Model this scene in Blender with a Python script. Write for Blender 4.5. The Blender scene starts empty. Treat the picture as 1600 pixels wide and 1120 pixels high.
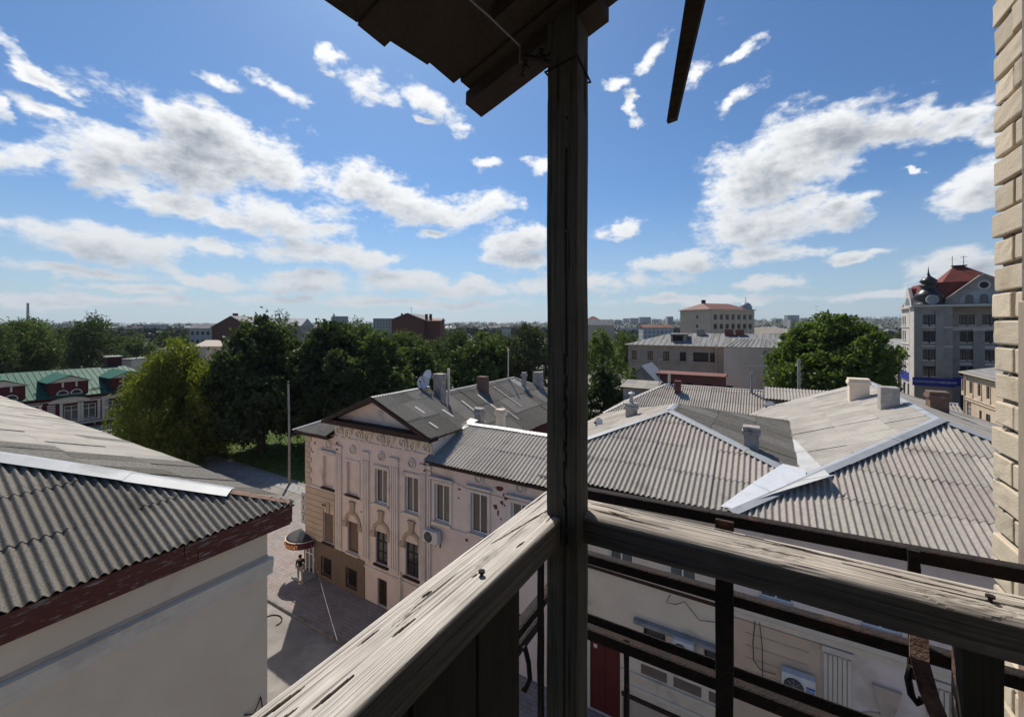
import bpy, bmesh, math, random
import numpy as np
from mathutils import Vector, Matrix, noise
R = math.radians
SC = bpy.context.scene
C = SC.collection
random.seed(7)
rng = np.random.default_rng(7)

# ------------------------------------------------------------------ camera
EYE = 16.0                      # balcony on the fifth floor: metres above the street
HEAD = R(30.8)                  # view axis, west of north
cam = bpy.data.cameras.new('camera'); camo = bpy.data.objects.new('camera', cam); C.objects.link(camo)
camo.location = (0, 0, EYE); camo.rotation_euler = (R(90), 0, HEAD)
cam.sensor_width = 36; cam.lens = 36 * 660 / 1600; cam.shift_y = -52 / 1600
cam.clip_start = 0.02; cam.clip_end = 30000
SC.camera = camo
CA, SA, FP = math.cos(HEAD), math.sin(HEAD), 660.0

def at_d(px, py, d):            # the point seen at a pixel of the photograph, d metres into the scene
    k = (px - 800) / FP
    return Vector(((CA * k - SA) * d, (SA * k + CA) * d, EYE - (py - 508) / FP * d))
def at_y(px, py, y):            # the same on the plane of a facade that runs east-west
    k = (px - 800) / FP
    return at_d(px, py, y / (SA * k + CA))
def at_x(px, py, x):            # on the plane of a facade that runs north-south
    k = (px - 800) / FP
    return at_d(px, py, x / (CA * k - SA))
def at_g(px, py, z=0.0):        # on the ground
    return at_d(px, py, FP * (EYE - z) / (py - 508))

# ------------------------------------------------------------------ light and sky
SUN_AZ, SUN_EL = R(-48), R(51)  # clockwise from north
world = bpy.data.worlds.new('World'); SC.world = world; world.use_nodes = True
SC.view_settings.view_transform = 'Standard'; SC.view_settings.look = 'None'
SC.view_settings.gamma = 1; SC.view_settings.use_curve_mapping = False
SC.view_settings.exposure = 0.62
sun = bpy.data.lights.new('sun', 'SUN'); sun.energy = 3.2; sun.angle = R(.53); sun.color = (1, .93, .83)
suno = bpy.data.objects.new('sun', sun); C.objects.link(suno)
SDIR = Vector((math.sin(SUN_AZ) * math.cos(SUN_EL), math.cos(SUN_AZ) * math.cos(SUN_EL), math.sin(SUN_EL)))
suno.rotation_euler = SDIR.to_track_quat('Z', 'Y').to_euler(); suno.location = (0, 0, 60)

class NT:                        # short hand for node trees
    def __init__(s, tree): s.t = tree; s.N = tree.nodes; s.L = tree.links
    def n(s, typ, **kw):
        nd = s.N.new(typ)
        for k, v in kw.items():
            if k.startswith('i_'): nd.inputs[k[2:]].default_value = v
            else: setattr(nd, k, v)
        return nd
    def val(s, v):
        return v
    def put(s, sock, v):
        if hasattr(v, 'is_linked') or hasattr(v, 'links'): s.L.new(v, sock)
        else: sock.default_value = v
    def m(s, op, a, b=0.0, c=0.0, clamp=False):
        nd = s.N.new('ShaderNodeMath'); nd.operation = op; nd.use_clamp = clamp
        for i, v in enumerate((a, b, c)): s.put(nd.inputs[i], v)
        return nd.outputs[0]
    def vm(s, op, a, b=(0, 0, 0), out=0):
        nd = s.N.new('ShaderNodeVectorMath'); nd.operation = op
        s.put(nd.inputs[0], a); s.put(nd.inputs[1], b)
        return nd.outputs[out]
    def ss(s, x, a, b, lo=0.0, hi=1.0):
        nd = s.N.new('ShaderNodeMapRange'); nd.interpolation_type = 'SMOOTHSTEP'
        for i, v in enumerate((x, a, b, lo, hi)): s.put(nd.inputs[i], v)
        return nd.outputs[0]
    def mix(s, f, a, b, mode='MIX'):
        nd = s.N.new('ShaderNodeMix'); nd.data_type = 'RGBA'; nd.blend_type = mode
        s.put(nd.inputs[0], f)
        for i, v in ((6, a), (7, b)):
            if isinstance(v, (tuple, list)) and len(v) == 3: v = (*v, 1)
            s.put(nd.inputs[i], v)
        return nd.outputs[2]
    def noise(s, vec, scale, detail=4, rough=.55, dim='3D', lac=2.0, out=0, distort=0.0):
        nd = s.N.new('ShaderNodeTexNoise'); nd.noise_dimensions = dim
        s.put(nd.inputs['Vector'], vec); nd.inputs['Scale'].default_value = scale
        nd.inputs['Detail'].default_value = detail; nd.inputs['Roughness'].default_value = rough
        nd.inputs['Lacunarity'].default_value = lac; nd.inputs['Distortion'].default_value = distort
        return nd.outputs[out]

# clouds: each row is one cloud mass as seen from the balcony (centre, half sizes, tilt), turned into a
# direction in the sky; the same noise fills the rest of the dome
CL = [(300, 262, 120, 55, 4), (1240, 250, 150, 58, -14), (330, 215, 165, 60, 8), (250, 250, 130, 55, -5), (400, 250, 120, 60, 0), (215, 150, 40, 30, -10), (150, 270, 90, 40, 0),
      (50, 250, 110, 30, -8), (330, 330, 120, 28, 10), (450, 345, 110, 38, 8), (560, 290, 75, 45, 10), (640, 320, 110, 40, 8), (740, 325, 75, 28, -5),
      (200, 382, 160, 30, 3), (330, 390, 50, 14, 3), (510, 395, 120, 26, 2), (100, 420, 150, 18, 3), (330, 442, 66, 14, 3),
      (810, 378, 75, 36, 0), (810, 408, 40, 20, 0), (490, 442, 80, 22, 0), (620, 435, 90, 22, 0), (740, 448, 110, 18, 0), (900, 445, 170, 16, 0),
      (1200, 270, 135, 75, -28), (1290, 215, 130, 58, -12), (1390, 205, 110, 34, 10), (1500, 190, 55, 20, -15), (1190, 350, 160, 38, -8),
      (1290, 330, 90, 34, -10), (1070, 410, 90, 24, 0), (1200, 398, 95, 18, -3), (1330, 402, 70, 8, 0), (1210, 442, 70, 14, -5),
      (1540, 290, 75, 44, -15), (1560, 210, 40, 40, 0), (1480, 412, 80, 24, -5), (1530, 430, 120, 18, -5),
      (570, 142, 50, 24, 15), (524, 90, 22, 18, 20), (530, 122, 22, 10, 0), (672, 158, 46, 24, 28), (718, 198, 22, 9, 10), (660, 186, 14, 6, 20), (340, 130, 26, 10, 8), (420, 138, 38, 15, 10),
      (95, 130, 70, 10, 38), (80, 180, 55, 14, 10), (5, 170, 22, 26, 0), (1018, 88, 28, 20, -35), (1090, 118, 30, 17, -25), (968, 135, 20, 10, -10),
      (985, 172, 10, 18, 0), (960, 358, 40, 15, -8), (765, 255, 26, 12, 0), (845, 250, 22, 14, 0), (680, 370, 30, 8, -8), (1160, 150, 40, 14, -30),
      (1165, 80, 30, 12, -25), (1415, 268, 14, 8, 30), (120, 468, 260, 10, 0), (600, 472, 260, 9, 0), (1080, 470, 200, 9, 0),
      (200, 452, 110, 9, 0), (1420, 455, 160, 10, 0)]
def az_el(px, py):
    v = at_d(px, py, 1.0) - Vector((0, 0, EYE)); v.normalize()
    return math.atan2(v.x, v.y), math.asin(v.z)
def build_sky():
    w = NT(world.node_tree); w.N.clear()
    out = w.n('ShaderNodeOutputWorld'); bg = w.n('ShaderNodeBackground')
    tc = w.n('ShaderNodeTexCoord')
    sky = w.n('ShaderNodeTexSky', sky_type='NISHITA', sun_disc=False, sun_elevation=SUN_EL, sun_rotation=SUN_AZ,
              altitude=120, air_density=1.0, dust_density=.6, ozone_density=2.2)
    sep = w.n('ShaderNodeSeparateXYZ'); w.L.new(tc.outputs['Generated'], sep.inputs[0])
    az = w.m('ARCTAN2', sep.outputs[0], sep.outputs[1]); el = w.m('ARCSINE', sep.outputs[2])
    cmb = w.n('ShaderNodeCombineXYZ'); w.L.new(az, cmb.inputs[0]); w.L.new(el, cmb.inputs[1])
    P = cmb.outputs[0]
    # puffs get finer and flatter towards the horizon
    flat = w.n('ShaderNodeVectorMath', operation='MULTIPLY'); w.L.new(P, flat.inputs[0]); flat.inputs[1].default_value = (1, 1.75, 1)
    Q = flat.outputs[0]
    # the field as a group of its own, so that it can be looked up twice
    g = bpy.data.node_groups.new('cloud_field', 'ShaderNodeTree')
    g.interface.new_socket('P', in_out='INPUT', socket_type='NodeSocketVector')
    g.interface.new_socket('D', in_out='OUTPUT', socket_type='NodeSocketFloat')
    G = NT(g); gi = G.n('NodeGroupInput'); go = G.n('NodeGroupOutput')
    q = G.vm('MULTIPLY', gi.outputs[0], (1, 1.75, 1))
    wa = G.noise(q, 6.0, 5, .6, '2D', out=1)
    wv = G.vm('MULTIPLY', G.vm('SUBTRACT', wa, (.5, .5, .5)), (.13, .065, 0))
    pw = G.vm('ADD', gi.outputs[0], wv)
    cur = None
    for (px, py, rx, ry, tilt) in CL:
        thin = .20 if rx < 52 and py < 260 else (.05 if rx < 90 and py < 260 else 0.0)     # small high scraps stay thin
        a0, e0 = az_el(px, py)
        a1, e1 = az_el(px + rx, py); a2, e2 = az_el(px, py - ry)
        mp = G.n('ShaderNodeMapping', vector_type='TEXTURE')
        mp.inputs['Location'].default_value = (a0, e0, 0); mp.inputs['Rotation'].default_value = (0, 0, R(-tilt))
        mp.inputs['Scale'].default_value = (max(abs(a1 - a0), .01) * (1.45 if thin else 1.16), max(abs(e2 - e0), .008) * (1.45 if thin else 1.18), 1)
        G.L.new(pw, mp.inputs[0])
        ln = G.vm('LENGTH', mp.outputs[0], out=1)
        if thin: ln = G.m('MULTIPLY_ADD', ln, .85, thin)
        cur = ln if cur is None else G.m('SMOOTH_MIN', cur, ln, .14)
    f = G.m('SUBTRACT', 1.0, cur)
    f = G.m('MAXIMUM', f, -1.1)
    n1 = G.noise(q, 9.0, 9, .62, '2D')
    vo = G.n('ShaderNodeTexVoronoi', voronoi_dimensions='2D', feature='F1'); vo.inputs['Scale'].default_value = 13.0; vo.inputs['Detail'].default_value = 3.0; vo.inputs['Roughness'].default_value = .55
    wq = G.vm('ADD', q, G.vm('MULTIPLY', G.vm('SUBTRACT', G.noise(q, 22.0, 4, .6, '2D', out=1), (.5, .5, .5)), (.045, .045, 0))); G.L.new(wq, vo.inputs['Vector'])
    puff = G.m('SUBTRACT', .62, vo.outputs['Distance'])
    n1 = G.m('ADD', n1, G.m('MULTIPLY', puff, .26))
    n1 = G.m('ADD', n1, G.m('MULTIPLY', G.m('SUBTRACT', G.noise(q, 34.0, 5, .62, '2D'), .5), .42))
    n2 = G.noise(q, 2.6, 3, .5, '2D')
    D = G.m('ADD', G.m('MULTIPLY', f, 1.25), G.m('MULTIPLY', G.m('SUBTRACT', n1, .5), 1.55))
    # elsewhere on the dome (outside the listed masses) the same sort of scattered cloud goes on
    D = G.m('MAXIMUM', D, G.m('SUBTRACT', G.m('ADD', G.m('MULTIPLY', n2, 2.6), G.m('MULTIPLY', n1, 1.0)), 2.55))
    G.L.new(D, go.inputs[0])
    g1 = w.n('ShaderNodeGroup'); g1.node_tree = g; w.L.new(P, g1.inputs[0])
    g2 = w.n('ShaderNodeGroup'); g2.node_tree = g
    # towards the sun, which stands high: a step up and to the sun's side
    sa = w.vm('SUBTRACT', (SUN_AZ, SUN_EL, 0), P); sn = w.vm('NORMALIZE', sa)
    st = w.n('ShaderNodeVectorMath', operation='MULTIPLY'); w.L.new(sn, st.inputs[0]); st.inputs[1].default_value = (.035, .035, 0)
    w.L.new(w.vm('ADD', P, st.outputs[0]), g2.inputs[0])
    D1, D2 = g1.outputs[0], g2.outputs[0]
    a = w.ss(D1, -.02, .66)
    thick = w.ss(w.m('ADD', w.m('MULTIPLY', D1, .45), w.m('MULTIPLY', D2, .55)), .20, 1.45)
    lowsun = w.ss(el, .02, .30)                    # low clouds are greyer, seen through more air
    white = w.mix(lowsun, (.44, .46, .48), (.66, .665, .665))
    grey = w.mix(lowsun, (.225, .26, .305), (.185, .21, .245))
    ccol = w.mix(thick, white, grey)
    skyc = w.mix(1.0, sky.outputs[0], (.036, .052, .067), 'MULTIPLY')
    # haze whitens the lowest degrees
    hz = w.ss(el, -.02, .30, 1.0, 0.0)
    skyc = w.mix(w.m('MULTIPLY', hz, .52), skyc, (.335, .385, .425))
    fin = w.mix(w.m('MULTIPLY', a, .96), skyc, ccol)
    w.L.new(fin, bg.inputs[0]); bg.inputs[1].default_value = 1.0
    w.L.new(bg.outputs[0], out.inputs[0])
build_sky()
world.cycles.sampling_method = 'MANUAL'; world.cycles.sample_map_resolution = 256
SC.cycles.max_bounces = 6; SC.cycles.diffuse_bounces = 3; SC.cycles.glossy_bounces = 2; SC.cycles.transmission_bounces = 3
SC.cycles.transparent_max_bounces = 4; SC.cycles.volume_bounces = 0; SC.cycles.caustics_reflective = False; SC.cycles.caustics_refractive = False


# ------------------------------------------------------------------ materials (procedural)
MATS = {}
def mk(name, c1, c2=None, scale=3.0, rough=.85, bump=0.0, bscale=40.0, metal=0.0, stretch=(1, 1, 1), c3=None, s3=.6, t3=(.55, .72),
       coords='Position', rnd=0.0, spec=.3, detail=6, f2=(.35, .68)):
    """base colour c1 mottled with c2 (noise), stained with c3 (larger noise patches), fine bump; rnd = brightness spread from object to object"""
    if name in MATS: return MATS[name]
    mt = bpy.data.materials.new(name); mt.use_nodes = True; MATS[name] = mt
    w = NT(mt.node_tree); b = w.N['Principled BSDF']
    if coords == 'Position': V = w.n('ShaderNodeNewGeometry').outputs['Position']
    else: V = w.n('ShaderNodeTexCoord').outputs[coords]
    VS = w.vm('MULTIPLY', V, stretch)
    col = c1
    if c2 is not None:
        n = w.noise(VS, scale, detail, .6)
        col = w.mix(w.ss(n, *f2), c1, c2)
    if c3 is not None:
        n3 = w.noise(VS, s3, 7, .65, distort=.4)
        col = w.mix(w.ss(n3, *t3), col, c3)
    if rnd:
        oi = w.n('ShaderNodeObjectInfo')
        k = w.m('MULTIPLY_ADD', oi.outputs['Random'], 2 * rnd, 1 - rnd)
        hsv = w.n('ShaderNodeHueSaturation'); w.put(hsv.inputs['Color'], col if not isinstance(col, tuple) else (*col, 1)); w.L.new(k, hsv.inputs['Value'])
        col = hsv.outputs[0]
    w.put(b.inputs['Base Color'], col if not isinstance(col, tuple) else (*col, 1))
    b.inputs['Roughness'].default_value = rough; b.inputs['Metallic'].default_value = metal
    b.inputs['Specular IOR Level'].default_value = spec
    if bump:
        bp = w.n('ShaderNodeBump'); bp.inputs['Strength'].default_value = bump; bp.inputs['Distance'].default_value = .02
        w.L.new(w.noise(VS, bscale, 5, .6), bp.inputs['Height']); w.L.new(bp.outputs[0], b.inputs['Normal'])
    return mt

def mk_wood(name, lo, hi, crack, across, along=(0, 1, 0), bump=.5, k=1.0):
    """weathered timber: the grain (point attribute 'grain') holds streaks along the piece and shade painted on handrail sides, fine streaks on top"""
    mt = bpy.data.materials.new(name); mt.use_nodes = True; MATS[name] = mt
    w = NT(mt.node_tree); b = w.N['Principled BSDF']
    V = w.n('ShaderNodeNewGeometry').outputs['Position']
    st = tuple(2.2 if a else 200.0 * k for a in along)
    VS = w.vm('MULTIPLY', V, st)
    n1 = w.noise(VS, 1.0, 6, .65); n2 = w.noise(w.vm('MULTIPLY', V, tuple(5.0 if a else 620.0 * k for a in along)), 1.0, 3, .6)
    big = w.noise(V, 5.0, 4, .6)
    at = w.n('ShaderNodeAttribute', attribute_name='grain_shade').outputs['Fac']
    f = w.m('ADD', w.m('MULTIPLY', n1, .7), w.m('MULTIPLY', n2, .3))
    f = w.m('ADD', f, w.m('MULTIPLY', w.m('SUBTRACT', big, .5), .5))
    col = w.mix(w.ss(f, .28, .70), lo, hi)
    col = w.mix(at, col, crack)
    w.L.new(col, b.inputs['Base Color']); b.inputs['Roughness'].default_value = .8; b.inputs['Specular IOR Level'].default_value = .25
    bp = w.n('ShaderNodeBump'); bp.inputs['Strength'].default_value = bump; bp.inputs['Distance'].default_value = .004
    w.L.new(f, bp.inputs['Height']); w.L.new(bp.outputs[0], b.inputs['Normal'])
    return mt

def mk_leaf(name, a, bcol, trans=.35, sc=.45):
    mt = bpy.data.materials.new(name); mt.use_nodes = True; MATS[name] = mt
    w = NT(mt.node_tree); w.N.remove(w.N['Principled BSDF']); out = w.N['Material Output']
    ge = w.n('ShaderNodeNewGeometry')
    n = w.noise(ge.outputs['Position'], sc, 3, .6)
    k = w.m('ADD', w.m('MULTIPLY', n, .8), w.m('MULTIPLY', ge.outputs['Random Per Island'], .3))
    col = w.mix(w.ss(k, .30, .80), a, bcol)
    di = w.n('ShaderNodeBsdfDiffuse'); tr = w.n('ShaderNodeBsdfTranslucent'); gl = w.n('ShaderNodeBsdfGlossy')
    w.L.new(col, di.inputs[0]); tc = w.mix(1.0, col, (1.5, 1.7, .7), 'MULTIPLY'); w.L.new(tc, tr.inputs[0])
    gl.inputs['Roughness'].default_value = .5; gl.inputs[0].default_value = (.55, .6, .55, 1)
    m1 = w.n('ShaderNodeMixShader'); m1.inputs[0].default_value = trans
    w.L.new(di.outputs[0], m1.inputs[1]); w.L.new(tr.outputs[0], m1.inputs[2])
    m2 = w.n('ShaderNodeMixShader'); m2.inputs[0].default_value = .035
    w.L.new(m1.outputs[0], m2.inputs[1]); w.L.new(gl.outputs[0], m2.inputs[2])
    w.L.new(m2.outputs[0], out.inputs[0])
    return mt

# ------------------------------------------------------------------ helpers for objects
ROOTS = []
def thing(name, label, cat, loc=(0, 0, 0), group=None):
    o = bpy.data.objects.new(name, None); C.objects.link(o); o.location = loc
    o.empty_display_size = .1
    o['label'] = label; o['category'] = cat
    if group: o['group'] = group
    return o
def adopt(o, parent):            # parts are modelled where they stand: the parent's own place is taken out again
    if parent is None: return o
    o.parent = parent
    o.matrix_parent_inverse = parent.matrix_basis.inverted() if parent.parent is None else Matrix.Identity(4)
    return o
def mobj(name, me, mat, parent=None, M=None, label=None):
    o = bpy.data.objects.new(name, me); C.objects.link(o)
    if mat is not None and len(me.materials) == 0: me.materials.append(mat)
    adopt(o, parent)
    if M is not None: o.matrix_basis = M
    if label: o['label'] = label
    return o
def tag(o, label, cat, group=None):
    o['label'] = label; o['category'] = cat
    if group: o['group'] = group
    return o
def setting(o, kind='structure'):
    o['kind'] = kind; return o

class MB:
    def __init__(s, M=None): s.v = []; s.f = []; s.M = M; s.smooth = False; s.attr = None
    def add(s, vs, fs):
        b = len(s.v)
        s.v += [Vector(v) if s.M is None else s.M @ Vector(v) for v in vs]
        s.f += [tuple(b + i for i in f) for f in fs]
        return s
    def box(s, x0, x1, y0, y1, z0, z1):
        return s.add([(x0, y0, z0), (x1, y0, z0), (x1, y1, z0), (x0, y1, z0), (x0, y0, z1), (x1, y0, z1), (x1, y1, z1), (x0, y1, z1)],
                     [(0, 3, 2, 1), (4, 5, 6, 7), (0, 1, 5, 4), (1, 2, 6, 5), (2, 3, 7, 6), (3, 0, 4, 7)])
    def prism(s, pts, ext):      # polygon (3D points) swept by the vector ext
        n = len(pts); p = [Vector(q) for q in pts]; e = Vector(ext)
        nn = sum(((p[i] - p[0]).cross(p[i + 1] - p[0]) for i in range(1, n - 1)), Vector())
        if nn.dot(e) > 0: p = p[::-1]
        return s.add(p + [q + e for q in p], [tuple(range(n)), tuple(range(2 * n - 1, n - 1, -1))] + [(i, n + i, n + (i + 1) % n, (i + 1) % n) for i in range(n)])
    def tube(s, pts, r, seg=6, cap=True, closed=False):
        pts = [Vector(p) for p in pts]; n = len(pts); rs = r if isinstance(r, (list, tuple)) else [r] * n
        b = []; prev = None
        for i, p in enumerate(pts):
            t = (pts[min(i + 1, n - 1)] - pts[max(i - 1, 0)]).normalized() if not closed else (pts[(i + 1) % n] - pts[i - 1]).normalized()
            a = prev if prev is not None else (Vector((0, 0, 1)) if abs(t.z) < .9 else Vector((1, 0, 0)))
            a = (a - t * a.dot(t)).normalized(); prev = a; c = t.cross(a)
            b += [p + (a * math.cos(2 * math.pi * k / seg) + c * math.sin(2 * math.pi * k / seg)) * rs[i] for k in range(seg)]
        f = [(i * seg + k, i * seg + (k + 1) % seg, (i + 1) % n * seg + (k + 1) % seg, (i + 1) % n * seg + k) for i in range(n if closed else n - 1) for k in range(seg)]
        if cap and not closed: f += [tuple(range(seg - 1, -1, -1)), tuple((n - 1) * seg + k for k in range(seg))]
        return s.add(b, f)
    def lathe(s, c, prof, seg=16, axis='z', a0=0, a1=2 * math.pi):
        full = abs(a1 - a0 - 2 * math.pi) < 1e-6; ns = seg if full else seg + 1
        b = []
        for (r, h) in prof:
            for k in range(ns):
                a = a0 + (a1 - a0) * k / seg; x, y = r * math.cos(a), r * math.sin(a)
                b.append((c[0] + x, c[1] + y, c[2] + h) if axis == 'z' else (c[0] + x, c[1] - h, c[2] + y))
        f = [(i * ns + k, i * ns + (k + 1) % ns, (i + 1) * ns + (k + 1) % ns, (i + 1) * ns + k) for i in range(len(prof) - 1) for k in range(ns if full else ns - 1)]
        if prof[0][0] > 1e-4: f.append(tuple(range(ns - 1, -1, -1)))
        if prof[-1][0] > 1e-4: f.append(tuple((len(prof) - 1) * ns + k for k in range(ns)))
        return s.add(b, f)
    def mesh(s, name):
        me = bpy.data.meshes.new(name); me.from_pydata([tuple(v) for v in s.v], [], s.f); me.update()
        if s.smooth: me.polygons.foreach_set('use_smooth', [True] * len(me.polygons))
        return me
    def obj(s, name, mat, parent=None, label=None, M=None):
        return mobj(name, s.mesh(name), mat, parent, M, label)
    def bevel(s, name, mat, parent=None, width=.01, segs=2, label=None):
        me = s.mesh(name); bm = bmesh.new(); bm.from_mesh(me); bmesh.ops.remove_doubles(bm, verts=bm.verts, dist=1e-5)
        bmesh.ops.bevel(bm, geom=bm.edges, offset=width, segments=segs, affect='EDGES', profile=.6)
        bm.to_mesh(me); bm.free()
        return mobj(name, me, mat, parent, None, label)
def box(name, mat, parent, x0, x1, y0, y1, z0, z1, label=None, M=None):
    return MB(M).box(x0, x1, y0, y1, z0, z1).obj(name, mat, parent, label)

def facing(p, yaw):              # frame of a facade: local x along it, local -y out of it, z up
    return Matrix.Translation(p) @ Matrix.Rotation(yaw, 4, 'Z')

def wall_face(mb, x0, x1, z0, z1, holes, depth=.2):
    """front of a wall at local y=0 with real openings and their reveals"""
    xs = sorted({x0, x1} | {a for h in holes for a in h[:2]}); zs = sorted({z0, z1} | {a for h in holes for a in h[2:]})
    xs = [x for x in xs if x0 - 1e-6 <= x <= x1 + 1e-6]; zs = [z for z in zs if z0 - 1e-6 <= z <= z1 + 1e-6]
    for i in range(len(xs) - 1):
        for j in range(len(zs) - 1):
            cx, cz = (xs[i] + xs[i + 1]) / 2, (zs[j] + zs[j + 1]) / 2
            if any(h[0] < cx < h[1] and h[2] < cz < h[3] for h in holes): continue
            mb.add([(xs[i], 0, zs[j]), (xs[i + 1], 0, zs[j]), (xs[i + 1], 0, zs[j + 1]), (xs[i], 0, zs[j + 1])], [(0, 1, 2, 3)])
    for (a, b, c, d) in holes:
        mb.add([(a, 0, c), (b, 0, c), (b, 0, d), (a, 0, d), (a, depth, c), (b, depth, c), (b, depth, d), (a, depth, d)],
               [(0, 4, 5, 1), (1, 5, 6, 2), (2, 6, 7, 3), (3, 7, 4, 0)])
    return mb

WIN = {}
def window(parent, M, w, h, frame, glass, style='two', depth=.09, fw=.055, sill=None, name='window', pane_mats=None):
    """a window in an opening w x h: frame (part) with panes (sub-parts); local y=0 is the wall face"""
    key = (round(w, 2), round(h, 2), style, frame.name, depth, fw)
    if key not in WIN:
        f = MB(); y0, y1 = depth, depth + .06
        x0, x1 = -w / 2, w / 2
        f.box(x0, x0 + fw, y0, y1, 0, h).box(x1 - fw, x1, y0, y1, 0, h).box(x0 + fw, x1 - fw, y0, y1, 0, fw).box(x0 + fw, x1 - fw, y0, y1, h - fw, h)
        cells = []
        if style == 'two': cols, rows = [x0 + fw, 0, x1 - fw], [fw, h - fw]
        elif style == 'one': cols, rows = [x0 + fw, x1 - fw], [fw, h - fw]
        elif style == 'tee': cols, rows = [x0 + fw, 0, x1 - fw], [fw, h * .68, h - fw]
        elif style == 'six': cols, rows = [x0 + fw, 0, x1 - fw], [fw, h * .36, h * .68, h - fw]
        b = fw * .42
        for c in cols[1:-1]: f.box(c - b, c + b, y0 - .008, y1, fw, h - fw)
        for r in rows[1:-1]:
            for i in range(len(cols) - 1): f.box(cols[i] + (b if i else 0), cols[i + 1] - (b if i < len(cols) - 2 else 0), y0 - .004, y1, r - b, r + b)
        panes = []
        for i in range(len(cols) - 1):
            for j in range(len(rows) - 1):
                panes.append(MB().box(cols[i], cols[i + 1], y0 + .02, y0 + .035, rows[j], rows[j + 1]).mesh('pane'))
        fm = f.mesh('window_frame'); fm.materials.append(frame)
        WIN[key] = (fm, panes)
    fm, panes = WIN[key]
    o = mobj(name, fm, None, parent, M)
    for i, pm in enumerate(panes):
        g = glass if pane_mats is None else pane_mats[i % len(pane_mats)]
        k2 = (id(pm), g.name)
        if k2 not in WIN:
            p2 = pm.copy(); p2.materials.clear(); p2.materials.append(g); WIN[k2] = p2
        mobj('pane', WIN[k2], None, o)
    return o

def corrugated(roof, pts, mat, pitch=.2, waves=6, sl=1.75, seg=6, amp=.037, name='roof_sheet', rowmats=None, wob=1.0, u0=0.0, matfn=None, lift=1.0):
    """asbestos cement sheets laid on one roof slope. pts: the slope's outline, the first two points are its eave"""
    P = [Vector(p) for p in pts]
    u = (P[1] - P[0]).normalized(); n = u.cross(P[2] - P[0]).normalized()
    if n.z < 0: n = -n
    v = n.cross(u)
    if v.z < 0: u = -u; v = n.cross(u)
    Q = [((p - P[0]).dot(u), (p - P[0]).dot(v)) for p in P]
    ar = sum(Q[i][0] * Q[(i + 1) % len(Q)][1] - Q[(i + 1) % len(Q)][0] * Q[i][1] for i in range(len(Q)))
    if ar < 0: Q = Q[::-1]
    umin, umax = min(q[0] for q in Q), max(q[0] for q in Q); vmin, vmax = min(q[1] for q in Q), max(q[1] for q in Q)
    sw = waves * pitch; ns = waves * seg
    deck = MB(); pl = [P[0] + u * a + v * b - n * .05 for a, b in Q]
    deck.prism(pl, -n * .06)
    d = deck.obj('roof_deck', MATS['dark_wood'], None) if False else None
    cnt = 0
    for j in range(int(math.floor(vmin / sl)), int(math.ceil(vmax / sl))):
        for i in range(int(math.floor((umin - u0) / sw)), int(math.ceil((umax - u0) / sw))):
            a0 = u0 + i * sw; b0 = j * sl
            if a0 > umax or b0 > vmax - .02: continue
            bm = bmesh.new(); rows = []
            tz = random.uniform(-.006, .006) * wob * lift; tb = random.uniform(-.016, .026) * wob; jit = random.uniform(-.03, .03) * wob if j > 0 else random.uniform(-.015, .015) * wob
            for (vb, off) in ((b0 - .0 + jit, .016), (b0 + sl * .5, .009), (b0 + sl + .10, .0)):
                top, bot = [], []
                for k in range(ns + 2 if seg > 3 else ns + 1):
                    uu = a0 + k * pitch / seg
                    hh = amp * math.cos(2 * math.pi * k / seg) + off + tz + tb * (k / ns - .5) * .3 + noise.noise((uu * .9, vb * .5, i * 3.1)) * .006 * wob + noise.noise((uu * .28 + P[0].x, vb * .33, 7.7)) * .035
                    pt = P[0] + u * uu + v * vb
                    top.append(bm.verts.new(pt + n * hh)); bot.append(bm.verts.new(pt + n * (hh - .011)))
                rows.append((top, bot))
            for r in range(len(rows) - 1):
                for k in range(len(rows[0][0]) - 1):
                    bm.faces.new((rows[r][0][k], rows[r][0][k + 1], rows[r + 1][0][k + 1], rows[r + 1][0][k])).smooth = True
            lip = [(bm.verts.new(b_.co), bm.verts.new(t_.co)) for t_, b_ in zip(*rows[0])]
            for k in range(len(lip) - 1):             # the lower lip shows its thickness
                bm.faces.new((lip[k][0], lip[k + 1][0], lip[k + 1][1], lip[k][1]))
            for e in range(len(Q)):
                q0, q1 = Q[e], Q[(e + 1) % len(Q)]
                dx, dy = q1[0] - q0[0], q1[1] - q0[1]; L = math.hypot(dx, dy)
                if L < 1e-6: continue
                no = (u * dy - v * dx) / L            # outward
                eave = abs(q0[1] - vmin) < 1e-4 and abs(q1[1] - vmin) < 1e-4
                co = P[0] + u * q0[0] + v * q0[1] - (v * .03 if eave else v * 0)
                bmesh.ops.bisect_plane(bm, geom=bm.verts[:] + bm.edges[:] + bm.faces[:], plane_co=co, plane_no=no, clear_outer=True)
                if not bm.faces: break
            if len(bm.faces) > 2 and sum(f.calc_area() for f in bm.faces) > .04:
                me = bpy.data.meshes.new(name); bm.to_mesh(me)
                mt = mat if rowmats is None else rowmats[min(max(j, 0), len(rowmats) - 1)]
                if isinstance(mt, (list, tuple)): mt = random.choice(mt)
                if matfn: mt = matfn(P[0] + u * (a0 + sw / 2) + v * (b0 + sl / 2))
                mobj(name, me, mt, roof); cnt += 1
            bm.free()
    return cnt
def deck(parent, polys, mat, name='roof', drop=.06, th=.05):
    mb = MB()
    for pts in polys:
        P = [Vector(p) for p in pts]; n = (P[1] - P[0]).cross(P[2] - P[0]).normalized()
        if n.z < 0: n = -n
        mb.prism([p - n * drop for p in P], -n * th)
    return mb.obj(name, mat, parent)
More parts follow.
